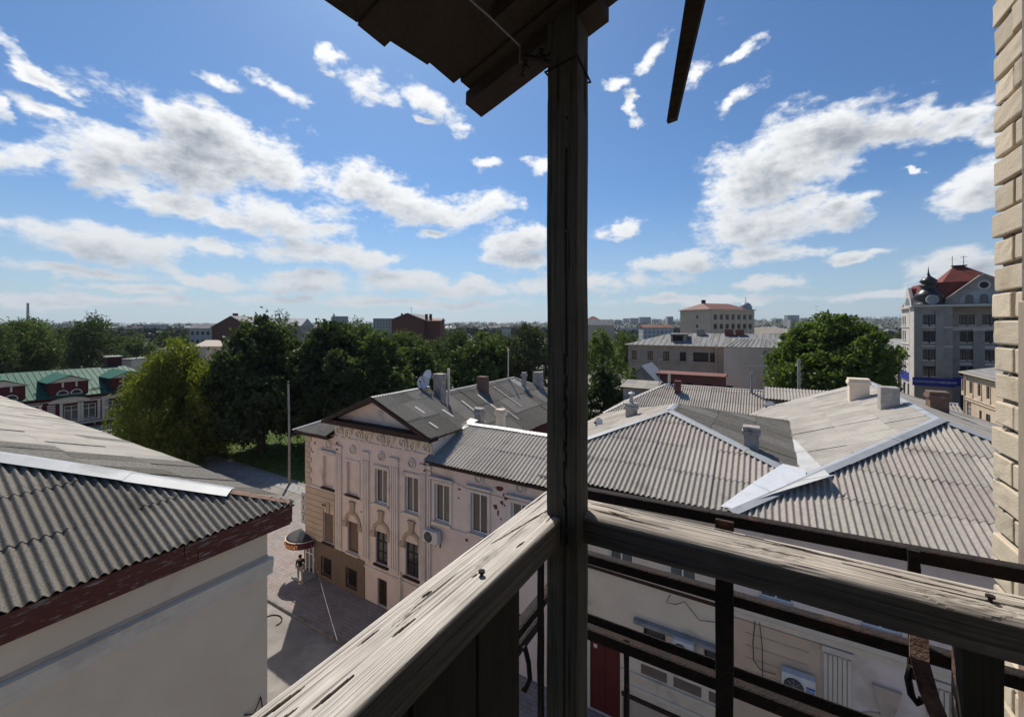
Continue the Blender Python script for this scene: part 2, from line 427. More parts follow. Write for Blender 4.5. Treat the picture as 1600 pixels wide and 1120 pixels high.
def flashing(roof, A, B, nA, nB, w=.2, mat=None, seglen=2.0, lift=.035, name='ridge_flashing', tilt=.004):
    """folded metal strip over a hip or ridge from A to B; nA, nB are the normals of the two slopes it covers"""
    A, B = Vector(A), Vector(B); d = (B - A); L = d.length; d.normalize()
    nA, nB = Vector(nA).normalized(), Vector(nB).normalized()
    a = d.cross(nA).normalized(); b = nB.cross(d).normalized()
    if a.z > 0: a = -a
    if b.z > 0: b = -b
    up = (nA + nB).normalized(); k = max(1, round(L / seglen))
    for i in range(k):
        t0 = L * i / k - (.06 if i else 0); t1 = L * (i + 1) / k
        mb = MB(); rise = up * (lift + (.012 if i % 2 else 0) + random.uniform(0, tilt))
        p0, p1 = A + d * t0 + rise, A + d * t1 + rise
        j = [random.uniform(-.012, .012) for _ in range(4)]
        for (s, nn, j0, j1) in ((a, nA, j[0], j[1]), (b, nB, j[2], j[3])):
            q = [p0, p1, p1 + s * (w + j1), p0 + s * (w + j0)]
            mb.prism(q, nn * .005)
        mb.obj(name, mat, roof)
def nrm(a, b, c):
    n = (Vector(b) - Vector(a)).cross(Vector(c) - Vector(a)).normalized()
    return n if n.z > 0 else -n

def text_mesh(txt, size, depth=.004, bold=0.0):
    cu = bpy.data.curves.new('lettering', 'FONT'); cu.body = txt; cu.size = size; cu.extrude = depth; cu.offset = bold
    cu.align_x = 'CENTER'; cu.align_y = 'CENTER'; cu.resolution_u = 2
    o = bpy.data.objects.new('lettering', cu); C.objects.link(o)
    dg = bpy.context.evaluated_depsgraph_get(); me = bpy.data.meshes.new_from_object(o.evaluated_get(dg))
    bpy.data.objects.remove(o); bpy.data.curves.remove(cu)
    return me

def timber(name, axis, p0, L, w, h, mat, parent, nl=160, nc=44, rad=.02, amp=1.0, seed=0, knots=(), cracks=(), wander=.004, taper=0.0, side_shade=False):
    """one weathered squared timber. axis: 'x','y' or 'z' = direction of its length from p0 (centre of the start face).
    knots: (s, t) on the top face; cracks: (s0, s1, t0, t1, depth)"""
    # rounded rectangle outline, densest on top
    out = []
    def arc(cx, cz, a0, a1, m): return [(cx + rad * math.cos(a0 + (a1 - a0) * i / m), cz + rad * math.sin(a0 + (a1 - a0) * i / m)) for i in range(m + 1)]
    hw, hh = w / 2, h / 2; mt = nc
    out += arc(hw - rad, hh - rad, 0, math.pi / 2, 6)
    out += [(hw - rad - (w - 2 * rad) * i / mt, hh) for i in range(1, mt)]
    out += arc(-hw + rad, hh - rad, math.pi / 2, math.pi, 6)
    ms = max(8, nc // 4)
    out += [(-hw, hh - rad - (h - 2 * rad) * i / ms) for i in range(1, ms)]
    out += [(-hw + .004, -hh), (0, -hh), (hw - .004, -hh)]
    out += [(hw, -hh + rad + (h - 2 * rad) * i / ms) for i in range(1, ms)]
    n = len(out); vs, gr = [], []
    for i in range(nl + 1):
        s = L * i / nl
        ox = noise.noise((s * 2.1, seed, 1.7)) * wander; oz = noise.noise((s * 1.7, seed + 9, 4.2)) * wander
        sc = 1 - taper * i / nl
        for (t, z) in out:
            tt = t; kd = 0
            for (ks, kt, kr) in knots:
                e = math.exp(-(((s - ks) / (kr * 3.2)) ** 2 + ((t - kt) / (kr * 1.1)) ** 2)); tt -= math.copysign(kr * .75, t - kt) * e * -1.0 * .6; kd = max(kd, e)
            q = Vector((s * 1.6, tt * 190 + z * 190, seed)); r = noise.fractal(q, .9, 2.1, 4)
            fine = noise.noise((s * 5, (tt + z) * 430, seed + 3)); r2 = noise.noise((s * 1.2, (tt + z) * 60, seed + 40))
            d = (r * .0010 + fine * .0005 + r2 * .0007) * amp
            g = max(0, min(1, -.12 - r * .95))
            lum = max(0, noise.noise((s * 3.2, (tt + z) * 150, seed + 21)) - .50)
            d -= lum * .010 * amp; g += lum * 1.6
            for (s0, s1, t0, t1, dep) in cracks:
                if s0 <= s <= s1:
                    f = (s - s0) / (s1 - s0); tc = t0 + (t1 - t0) * f + noise.noise((s * 14, seed, t0 * 50)) * .004
                    wd = .0022 * (1.15 + .8 * noise.noise((s * 30, seed, t0 * 90))) * math.sin(math.pi * min(1, max(0, f))) ** .5 + .0006
                    if z > 0 and abs(t - tc) < wd: d -= dep * .8; g = .85
            if kd > .2 and z > 0: d += .0022 * kd + .0016 * kd * math.cos(math.hypot((s - ks) * 160, (t - kt) * 420)); g = g * .6 + .25 * kd
            nx, nz = t / hw, z / hh; l = math.hypot(nx, nz) or 1
            if abs(z - hh) < 1e-6: nx, nz, l = 0, 1, 1
            if side_shade: g = max(g, min(1, (hh - rad * .45 - z) / (rad * .5)) * (.86 + .14 * r))  # puts the shade of the unlit sides into the wood colour
            t2, z2 = (t * sc + nx / l * d + ox), (z * sc + nz / l * d + oz)
            if axis == 'y': p = (p0[0] + t2, p0[1] + s, p0[2] + z2)
            elif axis == 'x': p = (p0[0] + s, p0[1] - t2, p0[2] + z2)
            else: p = (p0[0] + t2, p0[1] - z2, p0[2] + s)
            vs.append(p); gr.append(max(0, min(1, g)))
    fs = [(i * n + k, i * n + (k + 1) % n, (i + 1) * n + (k + 1) % n, (i + 1) * n + k) for i in range(nl) for k in range(n)]
    if axis != 'y': pass
    fs += [tuple(range(n))[::-1], tuple(nl * n + k for k in range(n))]
    me = bpy.data.meshes.new(name); me.from_pydata(vs, [], fs); me.update()
    bm = bmesh.new(); bm.from_mesh(me); bmesh.ops.recalc_face_normals(bm, faces=bm.faces); bm.to_mesh(me); bm.free()
    a = me.attributes.new('grain_shade', 'FLOAT', 'POINT'); a.data.foreach_set('value', gr)
    return mobj(name, me, mat, parent)

# ------------------------------------------------------------------ palette
mk('sheet_old', (.235, .213, .175), (.125, .113, .092), 26, .9, .5, 90, c3=(.10, .095, .072), s3=.9, rnd=.16)
mk('sheet_weathered', (.28, .258, .22), (.18, .166, .14), 18, .9, .3, 55, c3=(.15, .145, .125), s3=.8, rnd=.14)
mk('sheet_mid', (.41, .372, .315), (.33, .30, .254), 9, .9, .25, 55, c3=(.26, .228, .188), s3=.7, rnd=.12)
mk('sheet_rosy', (.41, .36, .31), (.33, .285, .245), 9, .9, .25, 55, c3=(.25, .21, .175), s3=.7, rnd=.12)
mk('sheet_pale', (.53, .485, .415), (.43, .395, .335), 1.0, .88, .2, 50, c3=(.37, .335, .285), s3=.4, rnd=.10)
mk('galvanised', (.33, .345, .355), (.28, .295, .305), 1.2, .55, .1, 8, metal=.1, c3=(.19, .20, .21), s3=.7, rnd=.06, spec=.5)
mk('white_tin', (.50, .495, .475), (.42, .415, .395), 1.4, .5, .1, 9, metal=.1, c3=(.5, .49, .46), s3=.8, rnd=.05)
mk('dark_wood', (.045, .032, .024), (.025, .018, .013), 4, .85)
mk('brown_paint', (.17, .052, .034), (.105, .033, .022), 9, .75, .5, 60, stretch=(3, 1, 9), c3=(.30, .26, .235), s3=2.6, t3=(.575, .615))
mk('brown_trim', (.055, .030, .024), (.035, .020, .016), 5, .8)
mk('cream_render', (.84, .675, .50), (.78, .62, .455), .8, .92, .12, 120, c3=(.69, .54, .39), s3=.35)
mk('pale_moulding', (.80, .69, .56), (.72, .62, .50), 2.0, .9, .1, 60, c3=(.60, .51, .41), s3=.8)
mk('pink_render', (.78, .655, .60), (.71, .59, .54), 1.2, .92, .18, 70, c3=(.58, .475, .40), s3=.55, t3=(.52, .70))
mk('grey_render', (.74, .655, .60), (.66, .58, .53), 1.4, .92, .18, 70, c3=(.46, .40, .335), s3=.7)
mk('tan_render', (.56, .44, .345), (.50, .39, .305), 1.4, .92, .15, 70, c3=(.33, .27, .22), s3=.6)
mk('ochre_trim', (.47, .37, .285), (.40, .31, .24), 3, .92, .15, 60)
mk('plinth_brown', (.20, .148, .115), (.17, .126, .098), 1.5, .9, .12, 70, c3=(.20, .16, .13), s3=.5)
mk('white_render', (.78, .655, .51), (.72, .60, .465), 1.0, .92, .12, 80, c3=(.51, .44, .37), s3=.5)
mk('rose_tan_render', (.66, .49, .345), (.60, .44, .31), 1.0, .92, .12, 80, c3=(.38, .32, .27), s3=.6)
mk('pvc_white', (.86, .85, .83), (.80, .79, .77), 3, .4)
mk('old_wood_frame', (.05, .026, .020), (.032, .018, .014), 6, .7)
mk('glass_dark', (.028, .032, .036), (.05, .055, .06), 1.1, .07, spec=.6, coords='Position')
mk('glass_curtain', (.20, .215, .23), (.11, .12, .13), 2.0, .12, spec=.6, stretch=(6, 6, .4))
mk('glass_dim', (.050, .056, .062), (.095, .103, .112), 1.3, .10, spec=.6, stretch=(3, 3, .5))
mk('black_iron', (.018, .016, .015), (.034, .022, .017), 14, .6, .3, 80)
mk('red_door', (.13, .022, .018), (.10, .018, .015), 3, .6, .1, 30, c3=(.075, .02, .018), s3=1.2)
mk('brick_red', (.20, .085, .06), (.14, .06, .045), 6, .92, .4, 60, rnd=.2)
mk('exposed_brick', (.20, .062, .035), (.13, .042, .026), 12, .95, .6, 60)
mk('asphalt', (.27, .255, .235), (.20, .19, .175), .9, .92, .35, 30, c3=(.34, .32, .29), s3=.35, t3=(.5, .64))
mk('kerb_stone', (.22, .215, .205), (.15, .145, .14), 3, .9, .2, 40, rnd=.12)
mk('grass', (.055, .095, .018), (.085, .12, .025), 2.2, .95, .6, 30, c3=(.10, .09, .045), s3=.3)
mk('concrete', (.33, .32, .30), (.25, .24, .23), 2.5, .9, .25, 50, c3=(.18, .17, .16), s3=1.0)
mk('chimney_render', (.42, .39, .355), (.31, .28, .25), 3.5, .93, .4, 40, c3=(.20, .15, .12), s3=2.2)
mk('white_steel', (.74, .75, .75), (.66, .67, .67), 3, .45)
mk('green_roof', (.028, .125, .075), (.022, .10, .06), .8, .6, .05, 20, spec=.25)
mk('maroon_wall', (.10, .020, .022), (.08, .017, .018), 1.5, .85, .1, 30)
mk('white_trim', (.70, .615, .51), (.62, .54, .45), 2, .85)

def mk_ground():
    mt = bpy.data.materials.new('ground_mix'); mt.use_nodes = True; MATS['ground_mix'] = mt
    w = NT(mt.node_tree); b = w.N['Principled BSDF']; V = w.n('ShaderNodeNewGeometry').outputs['Position']
    sep = w.n('ShaderNodeSeparateXYZ'); w.L.new(V, sep.inputs[0])
    r = w.vm('LENGTH', V, out=1)
    n = w.noise(V, .22, 8, .62); n2 = w.noise(V, .012, 6, .6)
    near = w.mix(w.ss(n, .38, .62), (.30, .275, .24), (.20, .185, .16))
    far = w.mix(w.ss(n2, .42, .60), (.035, .055, .022), (.085, .09, .07))
    w.L.new(w.mix(w.ss(r, 90, 260), near, far), b.inputs['Base Color']); b.inputs['Roughness'].default_value = .95
    return mt
mk_ground()
def mk_pavers():
    mt = bpy.data.materials.new('pavers'); mt.use_nodes = True; MATS['pavers'] = mt
    w = NT(mt.node_tree); b = w.N['Principled BSDF']; V = w.n('ShaderNodeNewGeometry').outputs['Position']
    br = w.n('ShaderNodeTexBrick'); w.L.new(V, br.inputs[0]); br.inputs['Scale'].default_value = 1
    br.inputs['Brick Width'].default_value = .4; br.inputs['Row Height'].default_value = .2; br.inputs['Mortar Size'].default_value = .008
    br.inputs['Color1'].default_value = (.30, .255, .235, 1); br.inputs['Color2'].default_value = (.23, .205, .19, 1); br.inputs['Mortar'].default_value = (.09, .08, .07, 1)
    ch = w.n('ShaderNodeTexChecker'); ch.inputs['Scale'].default_value = .62; w.L.new(w.vm('ADD', V, (.3, .1, .25)), ch.inputs[0])
    mp = w.n('ShaderNodeMapping'); mp.inputs['Rotation'].default_value = (0, 0, R(45)); w.L.new(w.vm('MULTIPLY', V, (1, 1, 0)), mp.inputs[0]); w.L.new(w.vm('ADD', mp.outputs[0], (0, 0, .3)), ch.inputs[0])
    n = w.noise(V, .8, 6, .6)
    f = w.m('MULTIPLY', ch.outputs['Fac'], w.ss(n, .42, .55))
    col = w.mix(f, br.outputs[0], w.mix(.22, br.outputs[0], (.26, .17, .135)))
    w.L.new(w.mix(w.ss(n, .55, .75, 0, .5), col, (.10, .09, .08)), b.inputs['Base Color']); b.inputs['Roughness'].default_value = .9
    return mt
mk_pavers()

# ------------------------------------------------------------------ ground, road, pavement
def ground_height(r, a):         # a: bearing west of the view axis is negative; low hills stand far off
    h = 0.0
    if r > 1500:
        f = min(1, (r - 1500) / 1500)
        n = noise.fractal(Vector((math.sin(a) * 4.2 + 3, math.cos(a) * 4.2, r * .0004)), .8, 2.1, 4)
        base = 16 + 14 * n + (26 if a > .28 else 26 * max(0, (a + .02) / .30))     # higher ground to the north-east
        base += 12 * math.exp(-((a + .10) / .10) ** 2)
        h = f * max(base, 2)
        if r > 4200: h *= max(.0, 1 - (r - 4200) / 6000) 
    return h
def build_ground():
    rings = [0, 4, 9, 16, 25, 40, 60, 90, 130, 190, 280, 420, 640, 960, 1500, 1800, 2100, 2400, 2700, 3000, 3400, 3800, 4200, 5000, 6000, 7500]
    na = 240; vs = [(0, 0, 0)]; fs = []
    for r in rings[1:]:
        for k in range(na):
            b = 2 * math.pi * k / na
            x, y = r * math.sin(b), r * math.cos(b)
            a = b + HEAD; a = (a + math.pi) % (2 * math.pi) - math.pi
            vs.append((x, y, ground_height(r, a) if r > 1500 else 0))
    for k in range(na): fs.append((0, 1 + (k + 1) % na, 1 + k))
    for i in range(len(rings) - 2):
        for k in range(na):
            a, b = 1 + i * na + k, 1 + i * na + (k + 1) % na
            fs.append((a, b, b + na, a + na))
    me = bpy.data.meshes.new('ground'); me.from_pydata(vs, [], fs); me.update()
    bm = bmesh.new(); bm.from_mesh(me); bmesh.ops.recalc_face_normals(bm, faces=bm.faces)
    if bm.faces[0].normal.z < 0: bmesh.ops.reverse_faces(bm, faces=bm.faces)
    bm.to_mesh(me); bm.free(); me.polygons.foreach_set('use_smooth', [True] * len(me.polygons))
    setting(mobj('ground', me, MATS['ground_mix']))
build_ground()
setting(MB().box(-80, 60, 2.2, 13.75, -.05, .012).obj('road', MATS['asphalt']))
setting(MB().box(-26.2, 16.5, 13.92, 16.7, -.05, .135).obj('pavement', MATS['pavers']))
setting(MB().box(-36, -26.2, 13.92, 24.0, -.05, .130).obj('pavement', MATS['pavers']))
kb = setting(MB().box(-36, 16.5, 13.77, 13.90, -.06, .06).obj('kerb', MATS['concrete']))
for i in range(52):              # kerb stones laid end to end
    x = -36 + i * 1.01
    mobj('kerb_stone', MB().box(x + .008, x + 1.0, 13.76, 13.915, -.04, .15 + random.uniform(-.006, .006)).mesh('kerb_stone'), MATS['kerb_stone'], kb)
setting(MB().box(16.5, 29, -20, 240, -.05, .010).obj('road', MATS['asphalt']))
setting(MB().box(24.5, 29.6, 60, 240, -.04, .13).obj('pavement', MATS['concrete']))
setting(MB().box(-80, -29, 26, 60, -.05, .02).obj('lawn', MATS['grass']))
setting(MB().box(-66, -36, 24.0, 25.4, -.05, .03).obj('path', MATS['concrete']))

# ------------------------------------------------------------------ the white house on the left
def white_house():
    t = thing('white_house', 'pale rendered house with red brown eaves boards and old corrugated roof nearest on the left', 'house', (-18, 0, 0))
    XE, YN, ZE, S = -12.0, 7.5, 10.72, .38
    tt = 6.5; ap = (XE - tt, YN - tt, ZE + S * tt); sb = (XE - tt, -9, ZE + S * tt)
    XW = -52
    east = [(XE, YN - 2 * tt, ZE), (XE, YN, ZE), ap]
    north = [(XW, YN, ZE), (XE, YN, ZE), ap, (XW, ap[1], ap[2])]
    west = [(XW, YN - 2 * tt, ZE), (XE, YN - 2 * tt, ZE), ap, (XW, ap[1], ap[2])]
    MB().box(-51.5, -12.3, -5, 6.85, 0, 10.2).obj('wall', MATS['cream_render'], t)
    rf = deck(t, [east, north, west], MATS['dark_wood'])
    corrugated(rf, east, MATS['sheet_old'], seg=8, amp=.040, wob=1.2, pitch=.175, waves=7, rowmats=[MATS['sheet_old']] * 3 + [MATS['sheet_weathered']])
    corrugated(rf, north, None, seg=8, amp=.036, wob=1.2, pitch=.175, waves=7, lift=2.0, matfn=lambda p: MATS['sheet_pale'] if p.x < -18.6 and random.random() > .06 else (MATS['sheet_weathered'] if random.random() > .3 else MATS['sheet_old']))
    nE, nN = nrm(*east[:3]), nrm(*north[:3])
    c = Vector((XE, YN, ZE)); h = Vector(ap)
    d = (h - c).normalized()
    flashing(rf, c + d * 1.75, h, nE, nN, .34, MATS['galvanised'], 2.4, .105)
    mb = MB()                                     # short clay ridge pieces finish the hip down to the corner
    for i in range(3):
        p = c + d * (.12 + i * .55); q = p + d * .6; up = Vector((0, 0, .035 + .012 * i))
        mb = MB(); s1 = d.cross(nE).normalized(); s2 = nN.cross(d).normalized()
        if s1.z > 0: s1 = -s1
        if s2.z > 0: s2 = -s2
        for s_, n_ in ((s1, nE), (s2, nN)): mb.prism([p + up, q + up, q + up + s_ * .13, p + up + s_ * .13], n_ * .012)
        mb.obj('ridge_tile', mk('clay_tile', (.30, .185, .13), (.22, .14, .10), 6, .9), rf)
    # eaves: two painted boards with a soffit behind them
    for k, (a, b) in enumerate(((-5.4, -2.1), (-2.08, 1.5), (1.52, 4.7), (4.72, 7.42))):
        MB().box(XE - .05, XE + .0, a, b, 10.42 + random.uniform(-.006, .006), 10.685).obj('fascia_board', MATS['brown_paint'], t)
        MB().box(XE - .085, XE - .035, a + .3, min(b + .3, 7.38), 10.12, 10.41 + random.uniform(-.006, .004)).obj('fascia_board', MATS['brown_paint'], t)
    box('fascia_board', MATS['brown_paint'], t, -52, XE - .06, 7.4, 7.45, 10.15, 10.68)
    box('soffit', MATS['brown_paint'], t, -12.3, XE - .09, -5.4, 7.35, 10.15, 10.2)
    box('soffit', MATS['brown_paint'], t, -51.5, -12.3, 6.86, 7.39, 10.15, 10.2)
    # string cornice that turns the corner
    m = MB(); prof = [(0, 8.80), (.05, 8.82), (.05, 8.98), (.10, 9.03), (.10, 9.22), (.13, 9.27), (.0, 9.30)]
    m.prism([(-12.3 + a, -5, z) for a, z in prof], (0, 6.85 + 5 + .13, 0)); m.obj('cornice', MATS['pale_moulding'], t)
    m = MB(); m.prism([(-12.3, 6.85 + a, z) for a, z in prof], (-39, 0, 0)); m.obj('cornice', MATS['pale_moulding'], t)
    box('groove_band', MATS['tan_render'], t, -12.3, -12.285, -5, 6.86, 9.31, 9.40)
    return t
white_house()
mk('chimney_brick', (.20, .125, .095), (.14, .085, .065), 7, .93, .4, 40, c3=(.27, .22, .19), s3=2.5)

# ------------------------------------------------------------------ the row of houses across the street (facades at y = 16.7)
YF = 16.7
FM = Matrix.Translation((0, YF, 0))
def medallion(parent, x, z, r=.26):
    m = MB(FM); pts = [(x + r * math.cos(a), -.03, z + r * math.sin(a)) for a in [2 * math.pi * k / 20 for k in range(20)]]
    m.tube(pts, .055, 6, closed=True)
    m.lathe((x, 0, z), [(r * .55, 0), (r * .55, .04), (r * .42, .07), (r * .2, .05), (0, .05)], 14, axis='y')
    m.smooth = True
    m.obj('medallion', MATS['grey_render'], parent)
def pilaster(parent, x0, x1, z0, z1, mat, flutes=4, proud=.10, fl0=None, fl1=None):
    m = MB(FM); m.box(x0, x1, -proud * .5, .01, z0, z1)
    fl0 = z0 + .25 if fl0 is None else fl0; fl1 = z1 - .35 if fl1 is None else fl1
    w = (x1 - x0) / flutes
    for i in range(flutes): m.box(x0 + w * i + w * .18, x0 + w * (i + 1) - w * .10, -proud, -proud * .5 - .001, fl0, fl1)
    m.box(x0 - .04, x1 + .04, -proud - .04, .01, z1 + .002, z1 + .16)
    return m.obj('pilaster', mat, parent)
def arch_hood(parent, x, zc, w, mat):
    m = MB(FM); n = 14; ro, ri = w / 2 + .23, w / 2 + .02
    for i in range(n):
        a0, a1 = math.pi * i / n, math.pi * (i + 1) / n
        q = [(x + ri * math.cos(a0), -.07, zc + ri * math.sin(a0)), (x + ro * math.cos(a0), -.07, zc + ro * math.sin(a0)), (x + ro * math.cos(a1), -.07, zc + ro * math.sin(a1)), (x + ri * math.cos(a1), -.07, zc + ri * math.sin(a1))]
        m.prism(q, (0, .07, 0))
    for s in (-1, 1): m.box(x + s * (ri + ro) / 2 - .12 - (.12 if s < 0 else 0), x + s * (ri + ro) / 2 + .12 + (.12 if s > 0 else 0), -.085, 0, zc - .30, zc - .002)
    m.obj('arch_hood', mat, parent)
    k = MB(FM); z = zc + ro - .12
    k.prism([(x - .14, -.11, z), (x + .14, -.11, z), (x + .20, -.11, z + .62), (x - .20, -.11, z + .62)], (0, .11, 0))
    k.box(x - .25, x + .25, -.13, 0, z + .622, z + .70)
    k.obj('keystone', mat, parent)
def blob_patch(parent, x, z, rx, rz, seed, mat, name='bare_brick_patch'):
    r_ = random.Random(seed); n = 18
    pts = [(x + rx * math.cos(2 * math.pi * k / n) * (.55 + .6 * r_.random()), -.004, z + rz * math.sin(2 * math.pi * k / n) * (.55 + .6 * r_.random())) for k in range(n)]
    MB(FM).prism(pts, (0, .012, 0)).obj(name, mat, parent)
def grille(parent, x0, x1, z0, z1, n=6, name='window_grille'):
    m = MB(FM)
    for i in range(n + 1):
        x = x0 + (x1 - x0) * i / n; m.box(x - .012, x + .012, -.08, -.055, z0, z1)
    for z in (z0 + .05, (z0 + z1) / 2, z1 - .07): m.box(x0 - .012, x1 + .012, -.054, -.03, z, z + .025)
    m.obj(name, MATS['black_iron'], parent)
def wire_fixing(parent, x, z):
    m = MB(FM); m.tube([(x, 0, z), (x, -.12, z + .02)], .014, 5); m.lathe((x, -.09, z + .02), [(.035, 0), (.05, .03), (.035, .09), (0, .09)], 8, axis='y')
    m.obj('insulator', MATS['black_iron'], parent)

def pediment_house():
    t = thing('pediment_house', 'long two storey pinkish house with a carved pediment and corrugated roofs across the street', 'house', (-18.6, YF, 0))
    UP = [-23.2, -20.95, -18.53, -16.2, -14.1, -11.8, -9.5]; ww = .96
    holes = [(x - ww / 2, x + ww / 2, 5.95, 7.85) for x in UP if x > -26]
    holes += [(x - ww / 2, x + ww / 2, 2.5, 4.32) for x in UP[:4]]
    holes += [(-23.85, -22.9, .40, 1.52), (-21.5, -20.55, .40, 1.52), (-18.86, -18.1, .14, 1.68)]
    m = MB(FM); wall_face(m, -25.5, -8.6, 0, 9.3, holes, .22)
    m.add([(-25.5, 0, 0), (-25.5, 0, 9.3), (-25.5, 14, 9.3), (-25.5, 14, 0)], [(0, 1, 2, 3)])
    m.box(-25.4, -8.6, .22, .5, 0, 9.25)
    wl = m.obj('wall', MATS['pink_render'], t)
    box('side_wall', MATS['brick_red'], t, -23.2, -14.0, 17.3, 36, 0, 8.75)
    box('rear_wall', MATS['brick_red'], t, -14.0, -8.8, 17.3, 22.6, 0, 8.9)
    # raised middle block with frieze and pediment
    m = MB(FM); m.box(-22.55, -14.62, -.06, .3, 9.28, 10.08); m.obj('frieze', MATS['grey_render'], t)
    fz = [o for o in t.children if o.name.startswith('frieze')][0]
    box('block_side', MATS['grey_render'], t, -14.95, -14.62, YF + .3, 18.9, 8.9, 10.1)
    MB(FM).prism([(-22.3, -.04, 10.38), (-14.9, -.04, 10.38), (-18.6, -.04, 11.82)], (0, .3, 0)).obj('tympanum', MATS['pink_render'], t)
    MB(FM).prism([(-21.0, -.05, 10.45), (-16.2, -.05, 10.45), (-18.6, -.05, 11.38)], (0, .012, 0)).obj('tympanum_panel', MATS['grey_render'], t)
    MB().box(-22.85, -14.35, 16.1, YF - .02, 10.09, 10.36).obj('cornice', MATS['brown_trim'], t)
    medallion(t, -18.6, 10.95, .2)
    # scrolls of the frieze
    for i in range(9):
        x = -22.1 + i * .88; z = 9.64; s = 1 if i % 2 else -1; m = MB(FM)
        pts = [(x + s * (.07 + .30 * k / 26) * math.cos(k * .42), -.095, z + (.07 + .29 * k / 26) * math.sin(k * .42)) for k in range(27)]
        m.tube(pts, [.035 + .03 * k / 26 for k in range(27)], 5)
        e = pts[-1]; m.tube([e, (e[0] + .16, -.075, z + .2 * s), (e[0] + .30, -.075, z + .26 * s), (e[0] + .42, -.075, z + .12 * s)], [.065, .07, .055, .03], 5)
        for q in (.0, .12, -.12): m.lathe((x + s * .02 + q * .6, -.06, z + q), [(.05, 0), (.04, .03), (0, .045)], 7, axis='y')
        m.smooth = True; m.obj('scroll', MATS['pale_moulding'], fz)
    box('architrave', MATS['grey_render'], t, -22.6, -14.6, YF - .10, YF - .002, 9.16, 9.27)
    # pilasters, string course, plinth
    for (a, b) in ((-22.5, -21.93), (-20.05, -19.5), (-17.8, -17.15), (-15.58, -15.2), (-15.05, -14.83)): pilaster(t, a, b, 2.35, 8.55, MATS['grey_render'], 4 if b - a > .3 else 2)
    for (a, b) in ((-25.5, -22.55), (-21.9, -20.1), (-19.45, -17.85), (-17.1, -15.62), (-14.8, -8.6)):
        box('string_course', MATS['grey_render'], t, a, b, YF - .07, YF - .001, 5.68, 5.80)
    box('plinth', MATS['plinth_brown'], t, -25.53, -23.86, YF - .05, YF - .001, .13, 2.32); box('plinth', MATS['plinth_brown'], t, -22.89, -21.51, YF - .05, YF - .001, .13, 2.32)
    box('plinth', MATS['plinth_brown'], t, -20.54, -19.9, YF - .05, YF - .001, .13, 2.32)
    for (a, b) in ((-23.85, -22.9), (-21.5, -20.55)):
        box('plinth', MATS['plinth_brown'], t, a, b, YF - .05, YF - .001, .13, .39); box('plinth', MATS['plinth_brown'], t, a, b, YF - .05, YF - .001, 1.53, 2.32)
    box('plinth_ledge', MATS['grey_render'], t, -19.88, -14.7, YF - .08, YF - .002, 2.02, 2.16)
    box('plinth_ledge', MATS['brown_trim'], t, -14.6, -8.7, YF - .06, YF - .002, 2.75, 2.86)
    # banded west end below, quoins above
    for k in range(9):
        z = 2.36 + k * .365
        segs = [(-25.52, -22.6)] if z > 4.35 else [(-25.52, -23.69), (-22.71, -22.6)]
        for (a, b) in segs: box('rustication_band', MATS['tan_render'], t, a, b, YF - .055, YF - .001, z, z + .335)
    for k in range(10):
        z = 5.9 + k * .33
        box('quoin', MATS['tan_render'], t, -25.54, -25.1 if k % 2 else -24.92, YF - .05, YF + .3, z, z + .29)
    # windows
    for i, x in enumerate(UP):
        Mx = Matrix.Translation((x, YF, 5.95))
        if i < 2: box('blind_niche', MATS['pink_render'], t, x - ww / 2, x + ww / 2, YF + .12, YF + .2, 5.95, 7.85)
        else: window(t, Mx, ww, 1.9, MATS['pvc_white'], MATS['glass_dim'], 'two', .10, .06, pane_mats=[MATS['glass_dim'] if (i * 7) % 3 == 0 else MATS['glass_dark'], MATS['glass_dark'] if i % 2 else MATS['glass_dim']])
        if i != 1: MB(FM).box(x - .62, x + .62, -.14, .0, 5.80, 5.92).obj('window_sill', MATS['brown_trim'] if i < 1 else MATS['pale_moulding'], t)
        else: MB(FM).box(x - .6, x + .6, -.12, .0, 5.82, 5.93).obj('window_sill', MATS['brown_trim'], t)
        m = MB(FM)
        for s in (-1, 1): m.box(x + s * .57 - .08, x + s * .57 + .08, -.05, -.001, 5.94, 7.86)
        m.box(x - .65, x + .65, -.05, -.001, 7.861, 8.02); m.obj('architrave', MATS['grey_render'], t)
        if i != 1 and i != 2 and i != 3: MB(FM).prism([(x - .72, -.02, 8.12), (x + .72, -.02, 8.12), (x + .78, -.22, 8.22), (x - .78, -.22, 8.22)][:4], (0, .02, .03)).obj('hood', MATS['grey_render'], t); MB(FM).box(x - .76, x + .76, -.16, -.001, 8.10, 8.20).obj('hood', MATS['grey_render'], t)
        elif i != 1: MB(FM).box(x - .60, x + .60, -.09, -.001, 8.03, 8.10).obj('hood', MATS['grey_render'], t)
        if i != 4: medallion(t, x, 8.62, .24)
    for i, x in enumerate(UP[:4]):
        if i == 0: box('boarded_window', MATS['plinth_brown'], t, x - ww / 2, x + ww / 2, YF + .09, YF + .15, 2.5, 4.32); MB(FM).prism([(x - .13, -.10, 4.36), (x + .13, -.10, 4.36), (x + .2, -.10, 5.0), (x - .2, -.10, 5.0)], (0, .04, 0)).obj('keystone', MATS['ochre_trim'], t)
        elif i == 1: window(t, Matrix.Translation((x, YF, 2.5)), ww, 1.82, MATS['old_wood_frame'], MATS['plinth_brown'], 'one', .14, .05)
        else: window(t, Matrix.Translation((x, YF, 2.5)), ww, 1.82, MATS['old_wood_frame'], MATS['glass_dark'], 'six', .12, .075)
        if i: arch_hood(t, x, 4.26, ww, MATS['ochre_trim'])
        MB(FM).box(x - .58, x + .58, -.12, 0, 2.38, 2.48).obj('window_sill', MATS['white_trim'] if i == 1 else MATS['brown_trim'], t)
